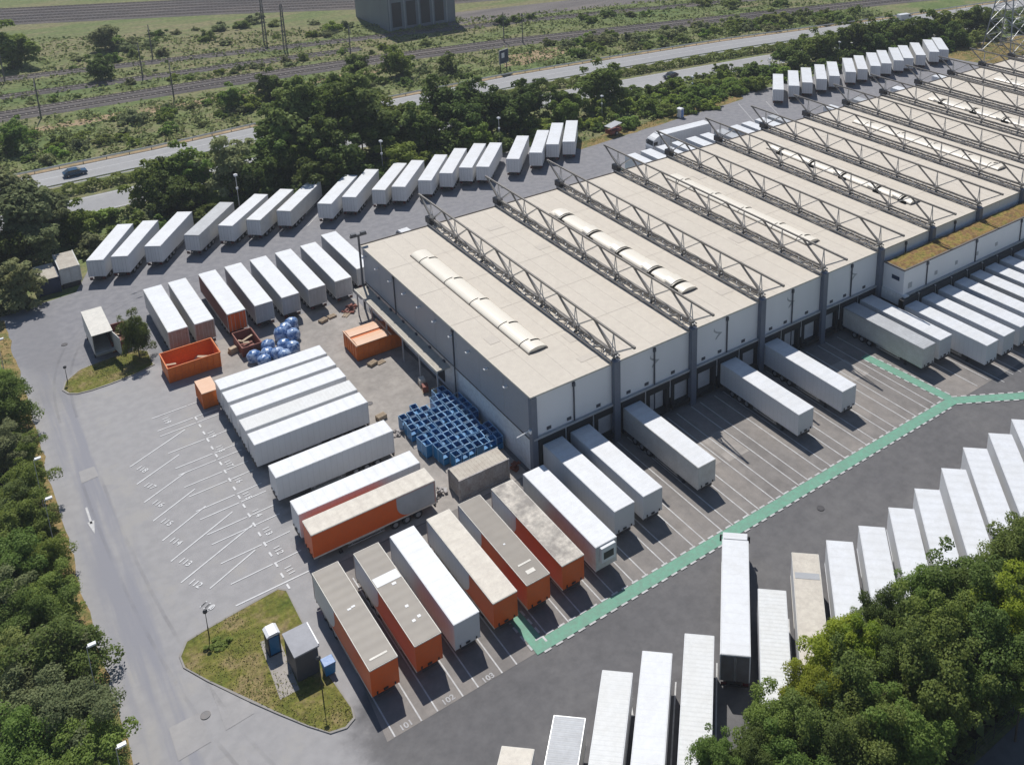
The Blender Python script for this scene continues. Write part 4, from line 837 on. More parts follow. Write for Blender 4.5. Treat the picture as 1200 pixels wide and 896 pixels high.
# roll cages
ct=thing('roll_cage','x','roll cage')
f=MB(); X,Y,Z=.40,.55,1.8
for sx in (-1,1):
    for sy in (-1,1): f.tube((sx*X,sy*Y,.12),(sx*X,sy*Y,Z),.024,n=5); f.tube((sx*X*.9,sy*Y*.9,0),(sx*X*.9,sy*Y*.9,.13),.05,n=6)
for a,b_ in (((-X,-Y,Z),(X,-Y,Z)),((X,-Y,Z),(X,Y,Z)),((X,Y,Z),(-X,Y,Z)),((-X,Y,Z),(-X,-Y,Z))): f.tube(a,b_,.03,n=5)
f.build('frame',M['blue_rim'],ct)
p=MB()
for s in (-1,1): p.box(s*X-.012,s*X+.012,-Y+.04,Y-.04,.2,Z-.05)
p.box(-X+.03,X-.03,Y-.012,Y+.012,.2,Z-.05).box(-X+.03,X-.03,-Y-.012,-Y+.012,.2,.9); p.build('side_panel',M['blue'],ct)
MB().box(-X,X,-Y,Y,.12,.18).build('base',M['blue'],ct)
s_=MB().box(-X+.02,X-.02,-Y+.02,Y-.02,1.0,1.04).build('shelf',M['blue'],ct)
remember(ct); first=True; rr=random.Random(3); n=0
for r in range(11):
    for c in range(9):
        x=-.75-.93*c; y=6.9+1.24*r
        if (r<1 and c>6) or (r>8 and c in (4,5)) or (r==10 and c>2) or (r==9 and c>6) or (c==8 and r in (0,1,2,5)) or (r>8 and c==0): continue
        if c==0 and r in (3,4): continue
        loc=(x+rr.uniform(-.08,.08),y+rr.uniform(-.1,.1),.05); rz=R(rr.uniform(-5,5))+(PI if rr.random()<.4 else 0)
        lab='blue roll cage, %s from the warehouse wall in the %s row from the dirty container'%(ORD[c],ORD[r])
        if first: ct.location=loc; ct.rotation_euler=(0,0,rz); ct['label']=lab; ct['group']='blue roll cages packed by the side wall'; first=False
        else: dup(ct,loc,rz,lab,'blue roll cages packed by the side wall')
# pallets, boxes, odds and ends
def pallet(x,y,rz,label,n=1,z=.05,load=None):
    t=thing('pallet_stack',label,'pallet',(x,y,z),rz); p=MB()
    for k in range(n):
        b_=.15*k
        for q in range(5): p.box(-.6,.6,-.4+.175*q,-.4+.175*q+.1,b_+.11,b_+.135)
        for q in (-.36,0,.36): p.box(-.6,.6,q-.05,q+.05,b_,b_+.11)
    p.build('boards',M['wood'],t)
    if load:
        MB().box(-.5,.5,-.36,.36,.15*n,.15*n+load[0]).build('load',M[load[1]],t)
    return t
pallet(-5.6,32.6,R(20),'pale pallets in front of the orange container with peach lids',3); pallet(-4.5,32.4,R(12),'single pallet right beside the pallets below the orange container',1)
pallet(-19.9,47.3,R(15),'pallet with brown box beside the orange sided trailer',2,load=(.5,'wood')); pallet(-6.8,47.7,R(20),'pallet stack below the pale trailer doors',3); pallet(-5.3,48.2,R(10),'low pallet stack by the pale trailer doors',2)
pallet(-3.4,47.4,R(40),'broken pallet lying beside the red scrap heap',1); pallet(-2.3,24.2,R(80),'pallet with cream load under the canopy end',2,load=(.7,'roofedge')); pallet(-2.6,22.6,R(75),'pallet with red load near the roll cages',1,load=(.8,'rusty_red'))
pallet(-1.9,21.2,R(80),'pallet with cartons right beside the roll cages',1,load=(.6,'wood')); pallet(-9.6,20.6,R(10),'pale pallet leaning by the left end of the cages',4)
def heap(name,label,cat,x,y,m,n,sz,seed):
    rr=random.Random(seed); h=MB()
    for k in range(n):
        a=rr.uniform(0,6.28); d=rr.uniform(0,sz); z=rr.uniform(.1,.2+.7*(sz-d)/sz); l=rr.uniform(.3,.9)
        p=Vector((d*math.cos(a),d*math.sin(a),z)); q=Vector((rr.uniform(-1,1),rr.uniform(-1,1),rr.uniform(-.2,.3))).normalized()*l; h.bar(p-q*.5,p+q*.5,rr.uniform(.08,.4),rr.uniform(.05,.2))
    o=h.build(name,M[m],None,(x,y,.05)); tag(o,label,cat); return o
heap('scrap_heap','red scrap heap in the corner beside the canopy','scrap heap',-2.2,48.6,'rusty_red',26,1.2,1)
heap('scrap_heap','small brown scrap pile at the right side of the roll cages','scrap heap',-.9,12.2,'wood',12,.6,2)
heap('scrap_heap','dry red rubbish by the base of the warehouse corner','scrap heap',-1.0,2.4,'flowers',16,.7,3)
heap('scrap_heap','loose planks beside the left front of the roll cages','scrap heap',-9.2,16.5,'rust',14,.8,4)
heap('scrap_heap','timber scraps left of the dirty grey container','scrap heap',-10.2,3.9,'rust',16,.9,5)
def planter(x,y,label):
    t=thing('barrel',label,'barrel',(x,y,.05)); MB().lathe([(.3,0),(.38,.1),(.4,.5),(.38,.95),(.32,1.0),(.28,.96)],12).build('drum',M['black'],t); MB().lathe([(.36,.985),(.2,1.12),(.02,1.16)],12).build('bag',M['sedum'],t)
planter(-.7,10.6,'black drum with greenish top beside the roll cages and wall')
# hut, toilets, bins on the island
t=thing('utility_hut','grey utility hut with flat roof on the lower grass island','hut',(-30.15,-9.15,.11))
MB().box(-1.0,1.0,-1.5,1.5,0,2.75).build('wall',M['hutwall'],t); MB().box(-1.1,1.1,-1.6,1.6,2.75,2.9).build('roof',M['hutroof'],t)
MB().box(1.0,1.04,-.5,.5,.05,2.1).build('door',M['grey_paint'],t); MB().box(1.1,1.2,-1.4,1.5,2.6,2.92).build('gutter',M['lampwhite'],t)
def toilet(label,x,y,rz=0,m='navy',z=.11,roof='lampwhite'):
    t=thing('portable_toilet',label,'portable toilet',(x,y,z),rz); MB().box(-.55,.55,-.6,.6,.08,2.1).build('cabin',M[m],t)
    MB().prism([(-.6,2.1),(.6,2.1),(.6,2.2),(.35,2.36),(-.35,2.36),(-.6,2.2)],'y',-.65,.65).build('roof',M[roof],t)
    MB().box(-.42,.42,-.63,-.6,.15,1.98).build('door',M['bluebin' if m!='navy' else 'blue'],t); MB().box(-.6,.6,-.65,.65,0,.08).build('base',M['black'],t)
toilet('dark blue portable toilet with white roof beside the utility hut',-31.75,-5.9)
toilet('pale blue portable toilet on the verge behind the warehouse',94.6,86.7,R(10),'lampwhite',.03)
t=thing('wheelie_bin','blue waste bin with pale lid beside the utility hut','bin',(-28.55,-11.2,.11))
MB().prism([(-.42,.1),(.42,.1),(.52,1.15),(-.52,1.15)],'y',-.45,.45).build('bin',M['blue'],t); MB().prism([(-.56,1.15),(.56,1.15),(.5,1.27),(-.5,1.3)],'y',-.5,.5).build('lid',M['bluebin'],t)
for s in (-1,1): MB().tube((s*.4-.05,.4,.1),(s*.4+.05,.4,.1),.1,n=8).build('wheel',M['rubber'],t)
# lamps
def lamp(label,x,y,h,kind=0,arm=(0,-1),z=0):
    t=thing('street_lamp',label,'street lamp',(x,y,z))
    w=1 if kind==0 else .5; MB().tube((0,0,0),(0,0,h*.45),.11*w,.09*w).tube((0,0,h*.45),(0,0,h),.075*w,.055*w).build('pole',M['alu'] if kind==0 else M['black'] if kind==2 else M['grey_paint'],t)
    if kind==0: MB().box(-.3,.3,-.3,.3,h-.05,h+.22).box(-.2,.2,-.2,.2,h+.22,h+.3).build('lamp_head',M['lampwhite'],t); MB().box(-.18,.18,-.14,.14,h*.66,h*.66+.35).build('junction_box',M['lampwhite'],t)
    elif kind==1: MB().bar((0,0,h),(arm[0]*.4,arm[1]*.4,h+.05),.08,.08).build('arm',M['alu'],t); MB().box(arm[0]*.4-.3,arm[0]*.4+.3,arm[1]*.4-.17,arm[1]*.4+.17,h,h+.15).build('lamp_head',M['lampwhite'],t)
    else: MB().lathe([(.10,h-.1),(.2,h+.0),(.22,h+.16),(.06,h+.28)],10).build('lamp_head',M['black'],t)
for i,(x,y,h) in enumerate([(-5.0,94,7.8),(23.2,94,8.0),(50.0,94,7.2),(79.3,97,5.6),(107.1,97,5.2),(134.1,97,5.2),(160.1,96,5.8),(188.6,96,5.6)]): lamp('white headed lamp post at the tree belt, %s from the west'%ORD[i],x,y,h,0)
for i,(y,x,h) in enumerate([(60,-46.2,5.5),(26.5,-45.9,7.2),(18.8,-45.9,7.2),(-4.6,-45.8,8.2),(-15.6,-45.7,8.0)]): lamp('lamp post with white arm head along the west lane, %s from the far end'%ORD[i],x,y,h,1,(1,0))
lamp('slim black lantern post on the left corner of the lower grass island',-36.1,-.9,2.9,2,z=.11); lamp('slim black lantern post on the pointed end of the lower grass island',-30.0,-13.6,4.4,2,z=.11); lamp('slim black lantern post at the rounded tip of the grass island with the tree',-39.7,53.2,2.2,2,z=.11)
# red utility trailer with grey cover
t=thing('utility_trailer','red utility trailer with grey cover at the verge behind the warehouse','trailer',(75.2,86.9,.04),R(12))
MB().box(-1.7,1.7,-.9,.9,.55,1.2).box(-1.75,-1.65,-.95,.95,.5,1.5).box(1.65,1.75,-.95,.95,.5,1.5).build('bed',M['rusty_red'],t); MB().prism([(-1.9,2.1),(1.7,2.5),(1.7,2.6),(-1.9,2.22)],'y',-1.1,1.1).build('cover',M['grey_paint'],t)
for s in (-1,1): 
    MB().tube((s*1.6,.8,1.2),(s*1.6,.8,2.2),.05).tube((s*1.6,-.8,1.2),(s*1.6,-.8,2.2),.05).build('cover_post',M['rusty_red'],t)
    o=link('wheel',WHME,t,(0,s*.95,0),PI/2); 
# cars
def car(label,loc,rz,m,van=False):
    t=thing('van' if van else 'car',label,'van' if van else 'car',loc,rz)
    pr=[(-2.15,.35),(2.15,.35),(2.2,.6),(2.1,.85),(1.15,.98),(.45,1.42),(-1.1,1.46),(-1.9,1.0),(-2.2,.92)] if not van else [(-2.9,.4),(2.7,.4),(2.75,.9),(2.2,1.15),(1.6,1.95),(1.2,2.2),(-2.85,2.25),(-2.95,2.1)]
    MB().prism(pr,'x',-.88,.88).build('body',M[m],t)
    g=MB()
    for s in (-1,1): g.prism([(1.0,1.0),(.42,1.36),(-1.05,1.39),(-1.7,1.02)] if not van else [(2.0,1.25),(1.55,1.85),(.6,1.9),(.6,1.25)],'x',s*.885,s*.895)
    if not van: g.poly([(-.75,1.12,1.02),(.75,1.12,1.02),(.7,.5,1.41),(-.7,.5,1.41)]).poly([(-.7,-1.18,1.45),(.7,-1.18,1.45),(.75,-1.9,1.03),(-.75,-1.9,1.03)])
    else: g.poly([(-.8,2.2,1.2),(.8,2.2,1.2),(.75,1.66,1.92),(-.75,1.66,1.92)])
    g.build('windows',M['glass'],t)
    for y in (-1.35,1.35):
        for s in (-1,1): o=link('wheel',WHME,t,(s*.8,y*(1.3 if van else 1),0)); o.scale=(.65,.63,.63)
    for s in (-1,1): MB().box(s*.62-.16,s*.62+.16,2.12,2.2,.62,.78).build('headlight',M['lampwhite'],t)
car('dark blue car on the left part of the highway',(-26.0,134.6,.06),R(-88),'carblue'); car('silver car half behind the tall trees on the highway',(41.2,134.8,.06),R(-90),'carsilver')
car('black car on the lower carriageway behind the hedge',(113.5,113.2,.06),R(98),'carblack'); car('pale van far off on the highway near the frame top',(216,116.8,.06),R(-98),'white',True)
car('white van standing behind the back edge of the warehouse',(14.4,64.6,.04),R(4),'white',True)
# billboard
t=thing('billboard','small dark billboard on posts beside the highway bend','billboard',(81.3,145.6,0),R(20))
MB().box(-1.9,1.9,-.1,.1,2.6,6.4).build('board',M['grey_paint'],t); MB().box(-1.75,1.75,-.13,-.1,2.75,6.25).build('poster',M['navy'],t); MB().box(-1.0,.2,-.14,-.13,4.2,5.6).build('picture',M['white'],t)
for s in (-1,1): MB().box(s*1.3-.1,s*1.3+.1,.1,.25,0,5.8).build('post',M['steel'],t)
# ------------------------------------------------------------------ railway
def track(label,pl,single=True):
    c=pl[len(pl)//2]; o=Vector((*c,0)); t=thing('railway_track',label,'railway track',(*c,0)); A=MB()
    a,b_=offs(pl,-1.7),offs(pl,1.7); a2,b2=offs(pl,-2.5),offs(pl,2.5)
    for i in range(len(pl)-1):
        for p,q,z0,z1 in ((a2,a,.02,.35),(a,b_,.35,.35),(b_,b2,.35,.02)): A.poly([(p[i][0]-o.x,p[i][1]-o.y,z0),(p[i+1][0]-o.x,p[i+1][1]-o.y,z0),(q[i+1][0]-o.x,q[i+1][1]-o.y,z1),(q[i][0]-o.x,q[i][1]-o.y,z1)])
    A.build('ballast',M['ballast'],t)
    for d in (-.75,.75):
        l=offs(pl,d); r=MB()
        for i in range(len(pl)-1): r.bar(Vector((*l[i],.5))-o,Vector((*l[i+1],.5))-o,.13,.16)
        r.build('rail',M['rail'],t)
    s=MB(); 
    for i in range(len(pl)-1):
        p=Vector((*pl[i],.38)); q=Vector((*pl[i+1],.38)); n=int((q-p).length/1.3); d=(q-p).normalized(); w=Vector((d.y,-d.x,0))
        for k in range(n): c_=p.lerp(q,k/n)-o; s.bar(c_-w*1.2,c_+w*1.2,.3,.12)
    s.build('sleepers',M['sleeper'],t)
P1=[(-160,190),(-34,184.8),(12,182),(60,176.8),(100,170),(150,158),(230,138),(330,110)]
track('railway track closest to the highway',[(x,y+.2) for x,y in P1]); track('second railway track from the highway',[(x,y+4.7) for x,y in P1])
P2=[(-160,240),(-30,224),(21,214.5),(81,202.5),(140,189),(240,160)]
track('railway track in the middle of the meadow',P2)
P3=[(-160,214),(-30,205),(20,199.5),(60,194)]
track('overgrown railway track between meadow and main lines',P3)
P4=[(-200,322),(-21,300),(39,272),(98,240),(180,215)]
for k in range(6): track('railway track, %s of the far yard lines at the frame top'%ORD[k],[(x,y+5.2*k) for x,y in P4])
P5=[(30,240),(70,212),(110,203),(170,190)]
def mast(label,x,y,h=9.5,lat=False):
    t=thing('catenary_mast',label,'mast',(x,y,0)); m=MB()
    if lat:
        for sx in (-.45,.45):
            for sy in (-.45,.45): m.tube((sx,sy,0),(sx*.5,sy*.5,h),.1,n=4)
        for k in range(int(h/1.2)):
            z=k*1.2; s=1 if k%2 else -1; m.bar((-.45*s,-.45,z),(.4*s,-.42,z+1.2),.06,.06); m.bar((-.45*s,.45,z),(.4*s,.42,z+1.2),.06,.06)
    else: m.tube((0,0,0),(0,0,h),.2,.13)
    m.build('pole',M['mast'],t); MB().tube((0,0,h-1.2),(-.6,-3.2,h-1.6),.06,n=5).tube((0,0,h-.2),(-.55,-2.9,h-1.5),.04,n=5).build('bracket',M['mast'],t)
for i,(x,y,h,l) in enumerate([(-29.5,220.8,9,0),(-26.2,180.3,10,0),(.9,201,10,0),(3,176.3,9.5,0),(8,222.1,10,0),(39.6,218.5,14,1),(41.7,206.5,14,1),(53.1,184.1,10,0),(97.7,173.7,9.5,0),(101.5,169,9.5,0)]): mast('thin railway mast, %s from the left across the tracks'%ORD[i],x,y,h,l)
# grey hall at the top
t=thing('industrial_hall','tall grey industrial hall beside the railway at the frame top','building',(88,222,0))
MB().box(-12,11.8,-13,14,0,24).build('wall',M['hall'],t); MB().box(-12.3,12.1,-13.3,14.3,24,24.5).build('roof',M['hutroof'],t)
for k in range(5): MB().box(-11.6+5*k,-11.2+5*k,-13.25,-13.0,0,24).build('pilaster',M['beam'],t)
for k in range(4): MB().box(-10.6+5*k,-7.4+5*k,-13.06,-13.0,1,9).build('gate',M['steel'],t)
# lattice pylon
t=thing('electricity_pylon','steel lattice electricity pylon behind the far corner of the warehouse','pylon',(207,74.5,0)); HP=46
def wd(z): return 4.6-3.7*min(1,z/30) if z<30 else .9
lg=[MB() for _ in range(4)]; br=MB()
zs=[0,4.5,9,13,17,20.5,24,27,30,34,38,42,46]
C4=[(-1,-1),(1,-1),(1,1),(-1,1)]
for k in range(len(zs)-1):
    a,b_=zs[k],zs[k+1]; wa,wb=wd(a),wd(b_)
    for q,(sx,sy) in enumerate(C4):
        lg[q].bar((sx*wa,sy*wa,a),(sx*wb,sy*wb,b_),.26,.26); tx,ty=C4[(q+1)%4]
        br.bar((sx*wa,sy*wa,a),(tx*wb,ty*wb,b_),.13,.13); br.bar((tx*wa,ty*wa,a),(sx*wb,sy*wb,b_),.13,.13); br.bar((sx*wb,sy*wb,b_),(tx*wb,ty*wb,b_),.12,.12)
for m in lg: m.build('leg',M['pylon'],t)
br.build('bracing',M['pylon'],t)
for z in (30,36,42):
    m=MB()
    for s in (-1,1): m.bar((0,s*.9,z),(0,s*8,z+.6),.18,.18); m.bar((0,s*.9,z+1.8),(0,s*8,z+.6),.14,.14)
    m.build('cross_arm',M['pylon'],t)
for sx,sy in C4: MB().box(sx*4.6-.6,sx*4.6+.6,sy*4.6-.6,sy*4.6+.6,-.1,.35).build('footing',M['kerb'],t)
# mesh fence along the lower lane
t=thing('mesh_fence','low wire mesh fence along the shaded lane under the trees','fence',(9,-50.3,0)); 
for k in range(14): MB().tube((-9+2.6*k,0,0),(-9+2.6*k,0,1.6),.04,n=5).build('post',M['steel'],t)
m=MB()
for z in (.1,.55,1.0,1.5): m.tube((-9,0,z),(24.8,0,z),.015,n=4)
for k in range(140): m.tube((-9+.24*k,0,.1),(-9+.24*k,0,1.5),.008,n=3)
m.build('wire_mesh',M['steel'],t)
# ------------------------------------------------------------------ vegetation
def quads_mesh(name, P, Nn, S, seed, asp=1.35):
    """one mesh of leaf quads: centres P, facing Nn, half size S"""
    r=np.random.default_rng(seed); n=len(P)
    t=r.normal(size=(n,3)); u=np.cross(Nn,t); u/=np.linalg.norm(u,axis=1,keepdims=True)+1e-9; w=np.cross(Nn,u)
    S=S[:,None]; a=u*S*asp; b=w*S; k=Nn*S*.25
    V=np.stack([P-a-k,P-b*.9+k*.3,P+a-k,P+b*.9+k*.3],1).reshape(-1,3)
    me=bpy.data.meshes.new(name); me.vertices.add(4*n); me.vertices.foreach_set('co',V.ravel().astype(np.float32))
    me.loops.add(4*n); me.loops.foreach_set('vertex_index',np.arange(4*n,dtype=np.int32)); me.polygons.add(n)
    me.polygons.foreach_set('loop_start',np.arange(0,4*n,4,dtype=np.int32)); me.polygons.foreach_set('loop_total',np.full(n,4,np.int32)); me.update(calc_edges=True)
    return me
def crown_mesh(seed, nblob, nleaf, leaf, shape=(1,1,1), flat=False, loose=.16):
    """unit-radius crown: leaves on the shells of many small clumps, gaps between them"""
    r=np.random.default_rng(seed)
    d=r.normal(size=(nblob,3)); d/=np.linalg.norm(d,axis=1,keepdims=True)
    rad=np.where(r.random(nblob)<.3,r.uniform(.85,1.2,nblob),r.uniform(.25,.80,nblob))[:,None]; C=d*rad; C[:,:2]*=r.uniform(.85,1.15,2)
    if flat: C[:,2]=np.abs(C[:,2])*.9-.15
    br=r.uniform(.20,.38,nblob)*(1.05-.35*rad[:,0])
    per=(br**2/ (br**2).sum()*nleaf).astype(int)+1
    P=[];Nn=[]
    for c,b,k in zip(C,br,per):
        e=r.normal(size=(k,3)); e/=np.linalg.norm(e,axis=1,keepdims=True)
        e[:,2]=np.where(e[:,2]<-.45,-e[:,2],e[:,2])
        rr=b*(1+r.normal(size=(k,1))*loose-.12*r.random((k,1)))*np.array([[1.08,1.08,.82]])
        P.append(c+e*rr); nn=e*.7+np.array([0,0,.75])+r.normal(size=(k,3))*.45; Nn.append(nn/np.linalg.norm(nn,axis=1,keepdims=True))
    P=np.concatenate(P)*np.array(shape); Nn=np.concatenate(Nn)
    return quads_mesh('crown',P,Nn,leaf*r.uniform(.65,1.25,len(P)),seed+1)
def trunk_mesh(seed):
    """unit height trunk reaching to the crown centre (z=1) with limbs"""
    rr=random.Random(seed); m=MB(); p=Vector((0,0,-.02)); r0=.045
    for k in range(4):
        q=p+Vector((rr.uniform(-.03,.03),rr.uniform(-.03,.03),.25)); m.tube(p,q,r0,r0*.8,6); p=q; r0*=.8
        if k>=1:
            for j in range(2+ (k>1)):
                a=rr.uniform(0,6.28); e=p+Vector((math.cos(a)*.3,math.sin(a)*.3,rr.uniform(.15,.38))); m.tube(p,e,r0*.6,r0*.28,5); a+=rr.uniform(-.7,.7); m.tube(e,e+Vector((math.cos(a)*.16,math.sin(a)*.16,.16)),r0*.28,.004,4)
    o=m.build('trunk',M['bark']); me=o.data; bpy.data.objects.remove(o); return me
TRK=[trunk_mesh(s) for s in range(4)]
FAR={}; NEAR={}
for sp,m in LEAF.items():
    FAR[sp]=[]; NEAR[sp]=[]
def far(sp,k):
    while len(FAR[sp])<3:
        i=len(FAR[sp]); me=crown_mesh(100+i*7+ord(sp),44,5200,.055,(1,1,1.0)); me.materials.append(LEAF[sp]); FAR[sp].append(me)
    return FAR[sp][k%3]
def near(sp,k):
    while len(NEAR[sp])<3:
        i=len(NEAR[sp]); me=crown_mesh(300+i*5+ord(sp),75,26000,.0245,(1,1,1.05)); me.materials.append(LEAF[sp]); NEAR[sp].append(me)
    return NEAR[sp][k%3]
BUSH=[crown_mesh(500+i,20,2000,.07,(1,1,.85),True) for i in range(4)]
BUSHM={}
def bush(sp,k):
    if (sp,k%4) not in BUSHM:
        me=BUSH[k%4].copy(); me.materials.append(LEAF[sp]); BUSHM[(sp,k%4)]=me
    return BUSHM[(sp,k%4)]
tr=random.Random(21)
def tree(label,x,y,zc,rad,sp,group,nr=False,kz=1.,name='tree',k=None):
    k=tr.randrange(99) if k is None else k
    t=thing(name,label,'tree',(x,y,0),tr.uniform(0,6.28),group)
    o=link('trunk',TRK[k%4],t); q=min(zc*.75,rad*1.25); o.scale=(q,q,min(zc,(zc+rad*.35)/1.3))
    c=link('crown',(near if nr else far)(sp,k),t,(0,0,zc)); e=.93 if nr else 1.; c.scale=(e*rad*tr.uniform(1.05,1.2),e*rad*tr.uniform(1.0,1.15),e*rad*kz*tr.uniform(1.0,1.12)); c.rotation_euler=(0,0,tr.uniform(0,6.28))
    return t
LOOK={'d':'dark green','m':'mid green','b':'bright green','g':'grey green','o':'olive green','y':'yellow green'}
LOW={}
def bsh(label,x,y,rad,sp,group,kz=1.,cat='bush'):
    o=link('bush',bush(sp,tr.randrange(99)),None,(x,y,rad*.25)); o.scale=(rad*tr.uniform(.95,1.2),rad*tr.uniform(.95,1.2),rad*kz); o.rotation_euler=(0,0,tr.uniform(0,6.28)); tag(o,label,cat,group); return o
# belt between trailers and highway
b_=[]
for x,y,z,r,s in BELT:
    if -34<x<66 and y<94.5: y=94.5
    if 115<x<192 and y<92.0: y=92.0
    b_.append((x,y,z,r,s))
zones=[(-999,-30,'around the yard corner containers'),(-30,2,'behind the slanted row west end'),(2,36,'in the tall belt by the highway'),(36,68,'behind the slanted row east end'),(68,118,'on the bank above the verge'),(118,170,'behind the far trailer row'),(170,999,'near the electricity pylon')]
for a,c,txt in zones:
    q=sorted([p for p in b_ if a<=p[0]<c])
    for i,(x,y,z,r,s) in enumerate(q):
        if z<r*.86 and r<3.7:
            LOW.setdefault(txt,0); bsh('%s bush %s, %s plant from left'%(LOOK[s],txt,od(i)),x,y,r*1.12,s,'bushes and trees '+txt,1.08)
        else: tree('%s tree %s, %s plant from left'%(LOOK[s],txt,od(i)),x,y,z,r,s,'bushes and trees '+txt,kz=1.15 if s=='o' else 1.05)
# filler bushes on the same bank
q=[]
for k in range(400):
    x=tr.uniform(-44,238); y=tr.uniform(93,111) if x<62 or x>118 else tr.uniform(88.8,110)
    if x>186: y=tr.uniform(84,104)
    if abs(x-207)<9 and y<84: continue
    if any((x-a)**2+(y-c)**2<(2.3)**2 for a,c,_,_ in q): continue
    if len(q)<95: q.append((x,y,tr.uniform(1.2,2.3),tr.choice('dmmmbo' if x>66 else 'ddmmo')))
for i,(x,y,r,s) in enumerate(sorted(q)): bsh('low %s bush under the tree belt, %s from the west'%(LOOK[s],od(i)),x,y,r,s,'low bushes under the tree belt')
# median hedge
me=None
pl=offs(NE,15.5); P=[];Nn=[]; r=np.random.default_rng(8)
for i in range(1,len(pl)-2):
    a=np.array(pl[i]);b=np.array(pl[i+1]); n=int(np.linalg.norm(b-a)*34)
    if n>9000: n=9000
    t=r.random(n)[:,None]; u=r.uniform(-1,1,n); z=1.9*np.sqrt(1-np.abs(u)**2.2)*(.75+.3*np.sin(t[:,0]*40+i)); d=(b-a)/np.linalg.norm(b-a); nn=np.array([d[1],-d[0]])
    xy=a+(b-a)*t+nn*(u*1.9)[:,None]; P.append(np.column_stack([xy,z+.1])); e=np.column_stack([nn[0]*u,nn[1]*u,.8-.3*np.abs(u)])+r.normal(size=(n,3))*.45; Nn.append(e/np.linalg.norm(e,axis=1,keepdims=True))
P=np.concatenate(P);Nn=np.concatenate(Nn); me=quads_mesh('hedge',P,Nn,r.uniform(.2,.42,len(P)),5); me.materials.append(LEAF['o']); tag(link('hedge',me),'long clipped hedge on the strip between the two highway carriageways','hedge')
# scrub between highway and railway
q=[]
def area(n,x0,x1,yf,rmin,rmax,sps,mind,out):
    c=0; tries=0
    while c<n and tries<n*30:
        tries+=1; x=tr.uniform(x0,x1); lo,hi=yf(x); y=tr.uniform(lo,hi)
        if any((x-a)**2+(y-b)**2<mind**2 for a,b,_,_ in out): continue
        out.append((x,y,tr.uniform(rmin,rmax)*(1.35 if tr.random()<.2 else 1),tr.choice(sps))); c+=1
def hwN(x):
    for a,b in zip(NE,NE[1:]):
        if a[0]<=x<=b[0]: return a[1]+(b[1]-a[1])*(x-a[0])/(b[0]-a[0])
    return 140
def rl(x):
    for a,b in zip(P1,P1[1:]):
        if a[0]<=x<=b[0]: return a[1]+(b[1]-a[1])*(x-a[0])/(b[0]-a[0])
    return 170
s1=[]; area(62,-48,74,lambda x:(hwN(x)+5,rl(x)-14 if x<60 else rl(x)-6),1.1,2.4,'bgmobm',3.0,s1)
s2=[]; area(60,106,215,lambda x:(hwN(x)+4,rl(x)-4),1.3,2.9,'bmmgo',3.4,s2); 
s3=[]; area(20,-50,80,lambda x:(rl(x)+9,rl(x)+16),.8,1.8,'mobg',3,s3); area(40,-50,70,lambda x:(rl(x)+38,rl(x)+72),1.2,3.0,'gmobg',4,s3); area(14,105,200,lambda x:(rl(x)+12,rl(x)+32),1.5,3.,'dmo',4,s3)
for i,(x,y,r,s) in enumerate(sorted(s1)): bsh('%s bush between highway and first railway track, %s from left'%(LOOK[s],od(i)),x,y,r,s,'bushes between highway and railway',tr.uniform(.9,1.5))
for i,(x,y,r,s) in enumerate(sorted(s2)): bsh('%s bush across the highway beyond the billboard, %s from left'%(LOOK[s],od(i)),x,y,r,s,'bushes across the highway beyond the billboard',tr.uniform(.9,1.4))
for i,(x,y,r,s) in enumerate(sorted(s3)): bsh('%s bush in meadows between railway tracks, %s from left'%(LOOK[s],od(i)),x,y,r,s,'bushes among the railway tracks',tr.uniform(.9,1.3))
for i,(x,y,z,r,s) in enumerate([(-8.5,207,3.0,3.6,'d'),(-26,236,5.5,6.0,'m'),(56,160,3.6,3.9,'b'),(47,165,3.4,3.4,'d'),(22,160,4,3.4,'m'),(12,158,3.4,2.8,'m'),(-42,154,4,4.2,'m'),(-34,158,3.6,3.4,'m'),(-1,241,4,4.4,'g'),(68,154,3,2.8,'d')]): tree('%s tree standing free beyond the highway, %s from the left'%(LOOK[s],ORD[sorted([-8.5,-26,56,47,22,12,-42,-34,-1,68]).index(x)]),x,y,z,r,s,'free standing trees beyond the highway')
# west wood and south wood
for i,(x,y,r) in enumerate(sorted(WEST,key=lambda p:-p[1])):
    s='mbmgmmod'[i%8]; 
    if 0<=i-16<4: s='g'
    tree('%s tree in the wood beside the lane, %s from far end'%(LOOK[s],od(i)),x,y,max(2.2,r*1.05),r,s,'trees of the wood along the west lane',True)
q=[]; area(26,-54,-46.8,lambda x:(-18,64),.8,1.4,'mdob',1.7,q)
for i,(x,y,r,s) in enumerate(sorted(q,key=lambda p:-p[1])): bsh('%s bush at the edge of the left wood, %s from far end'%(LOOK[s],od(i)),x,y,r,s,'undergrowth bushes of the left wood')
for i,(x,y,z,r,s) in enumerate(sorted(SOUTH)): tree('%s tree in the lower right wood beside the trailers, %s from the left'%(LOOK[s],od(i)),x,y,z*(.95 if y>-42 else 1)+(.4 if s=='y' else 0),r*(1.0 if s=='y' else .86 if y>-42 else 1),s,'trees of the lower right wood',True,kz=1.15)
q=[]; area(22,-12,32,lambda x:(-49.5,-44.5),.9,1.6,'ddmo',2.0,q)
for i,(x,y,r,s) in enumerate(sorted(q)): bsh('%s bush under the lower right wood, %s from the left'%(LOOK[s],od(i)),x,y,r,s,'undergrowth bushes of the lower right wood')
tree('small slender tree on the grass island beside the orange skip',-30.6,54.0,3.7,1.9,'d',None,True,kz=1.9,k=1)
bsh('bright green shrub patch on the left part of the lower grass island',-35.7,-2.4,.8,'b',None,.6); bsh('pale shrub at the yard corner in front of the dark blue container',-43.6,79.3,2.6,'g',None,1.0)
isl_s_grass=[p for p in isl_s if p[0]<-29.3 or p[1]<-13]
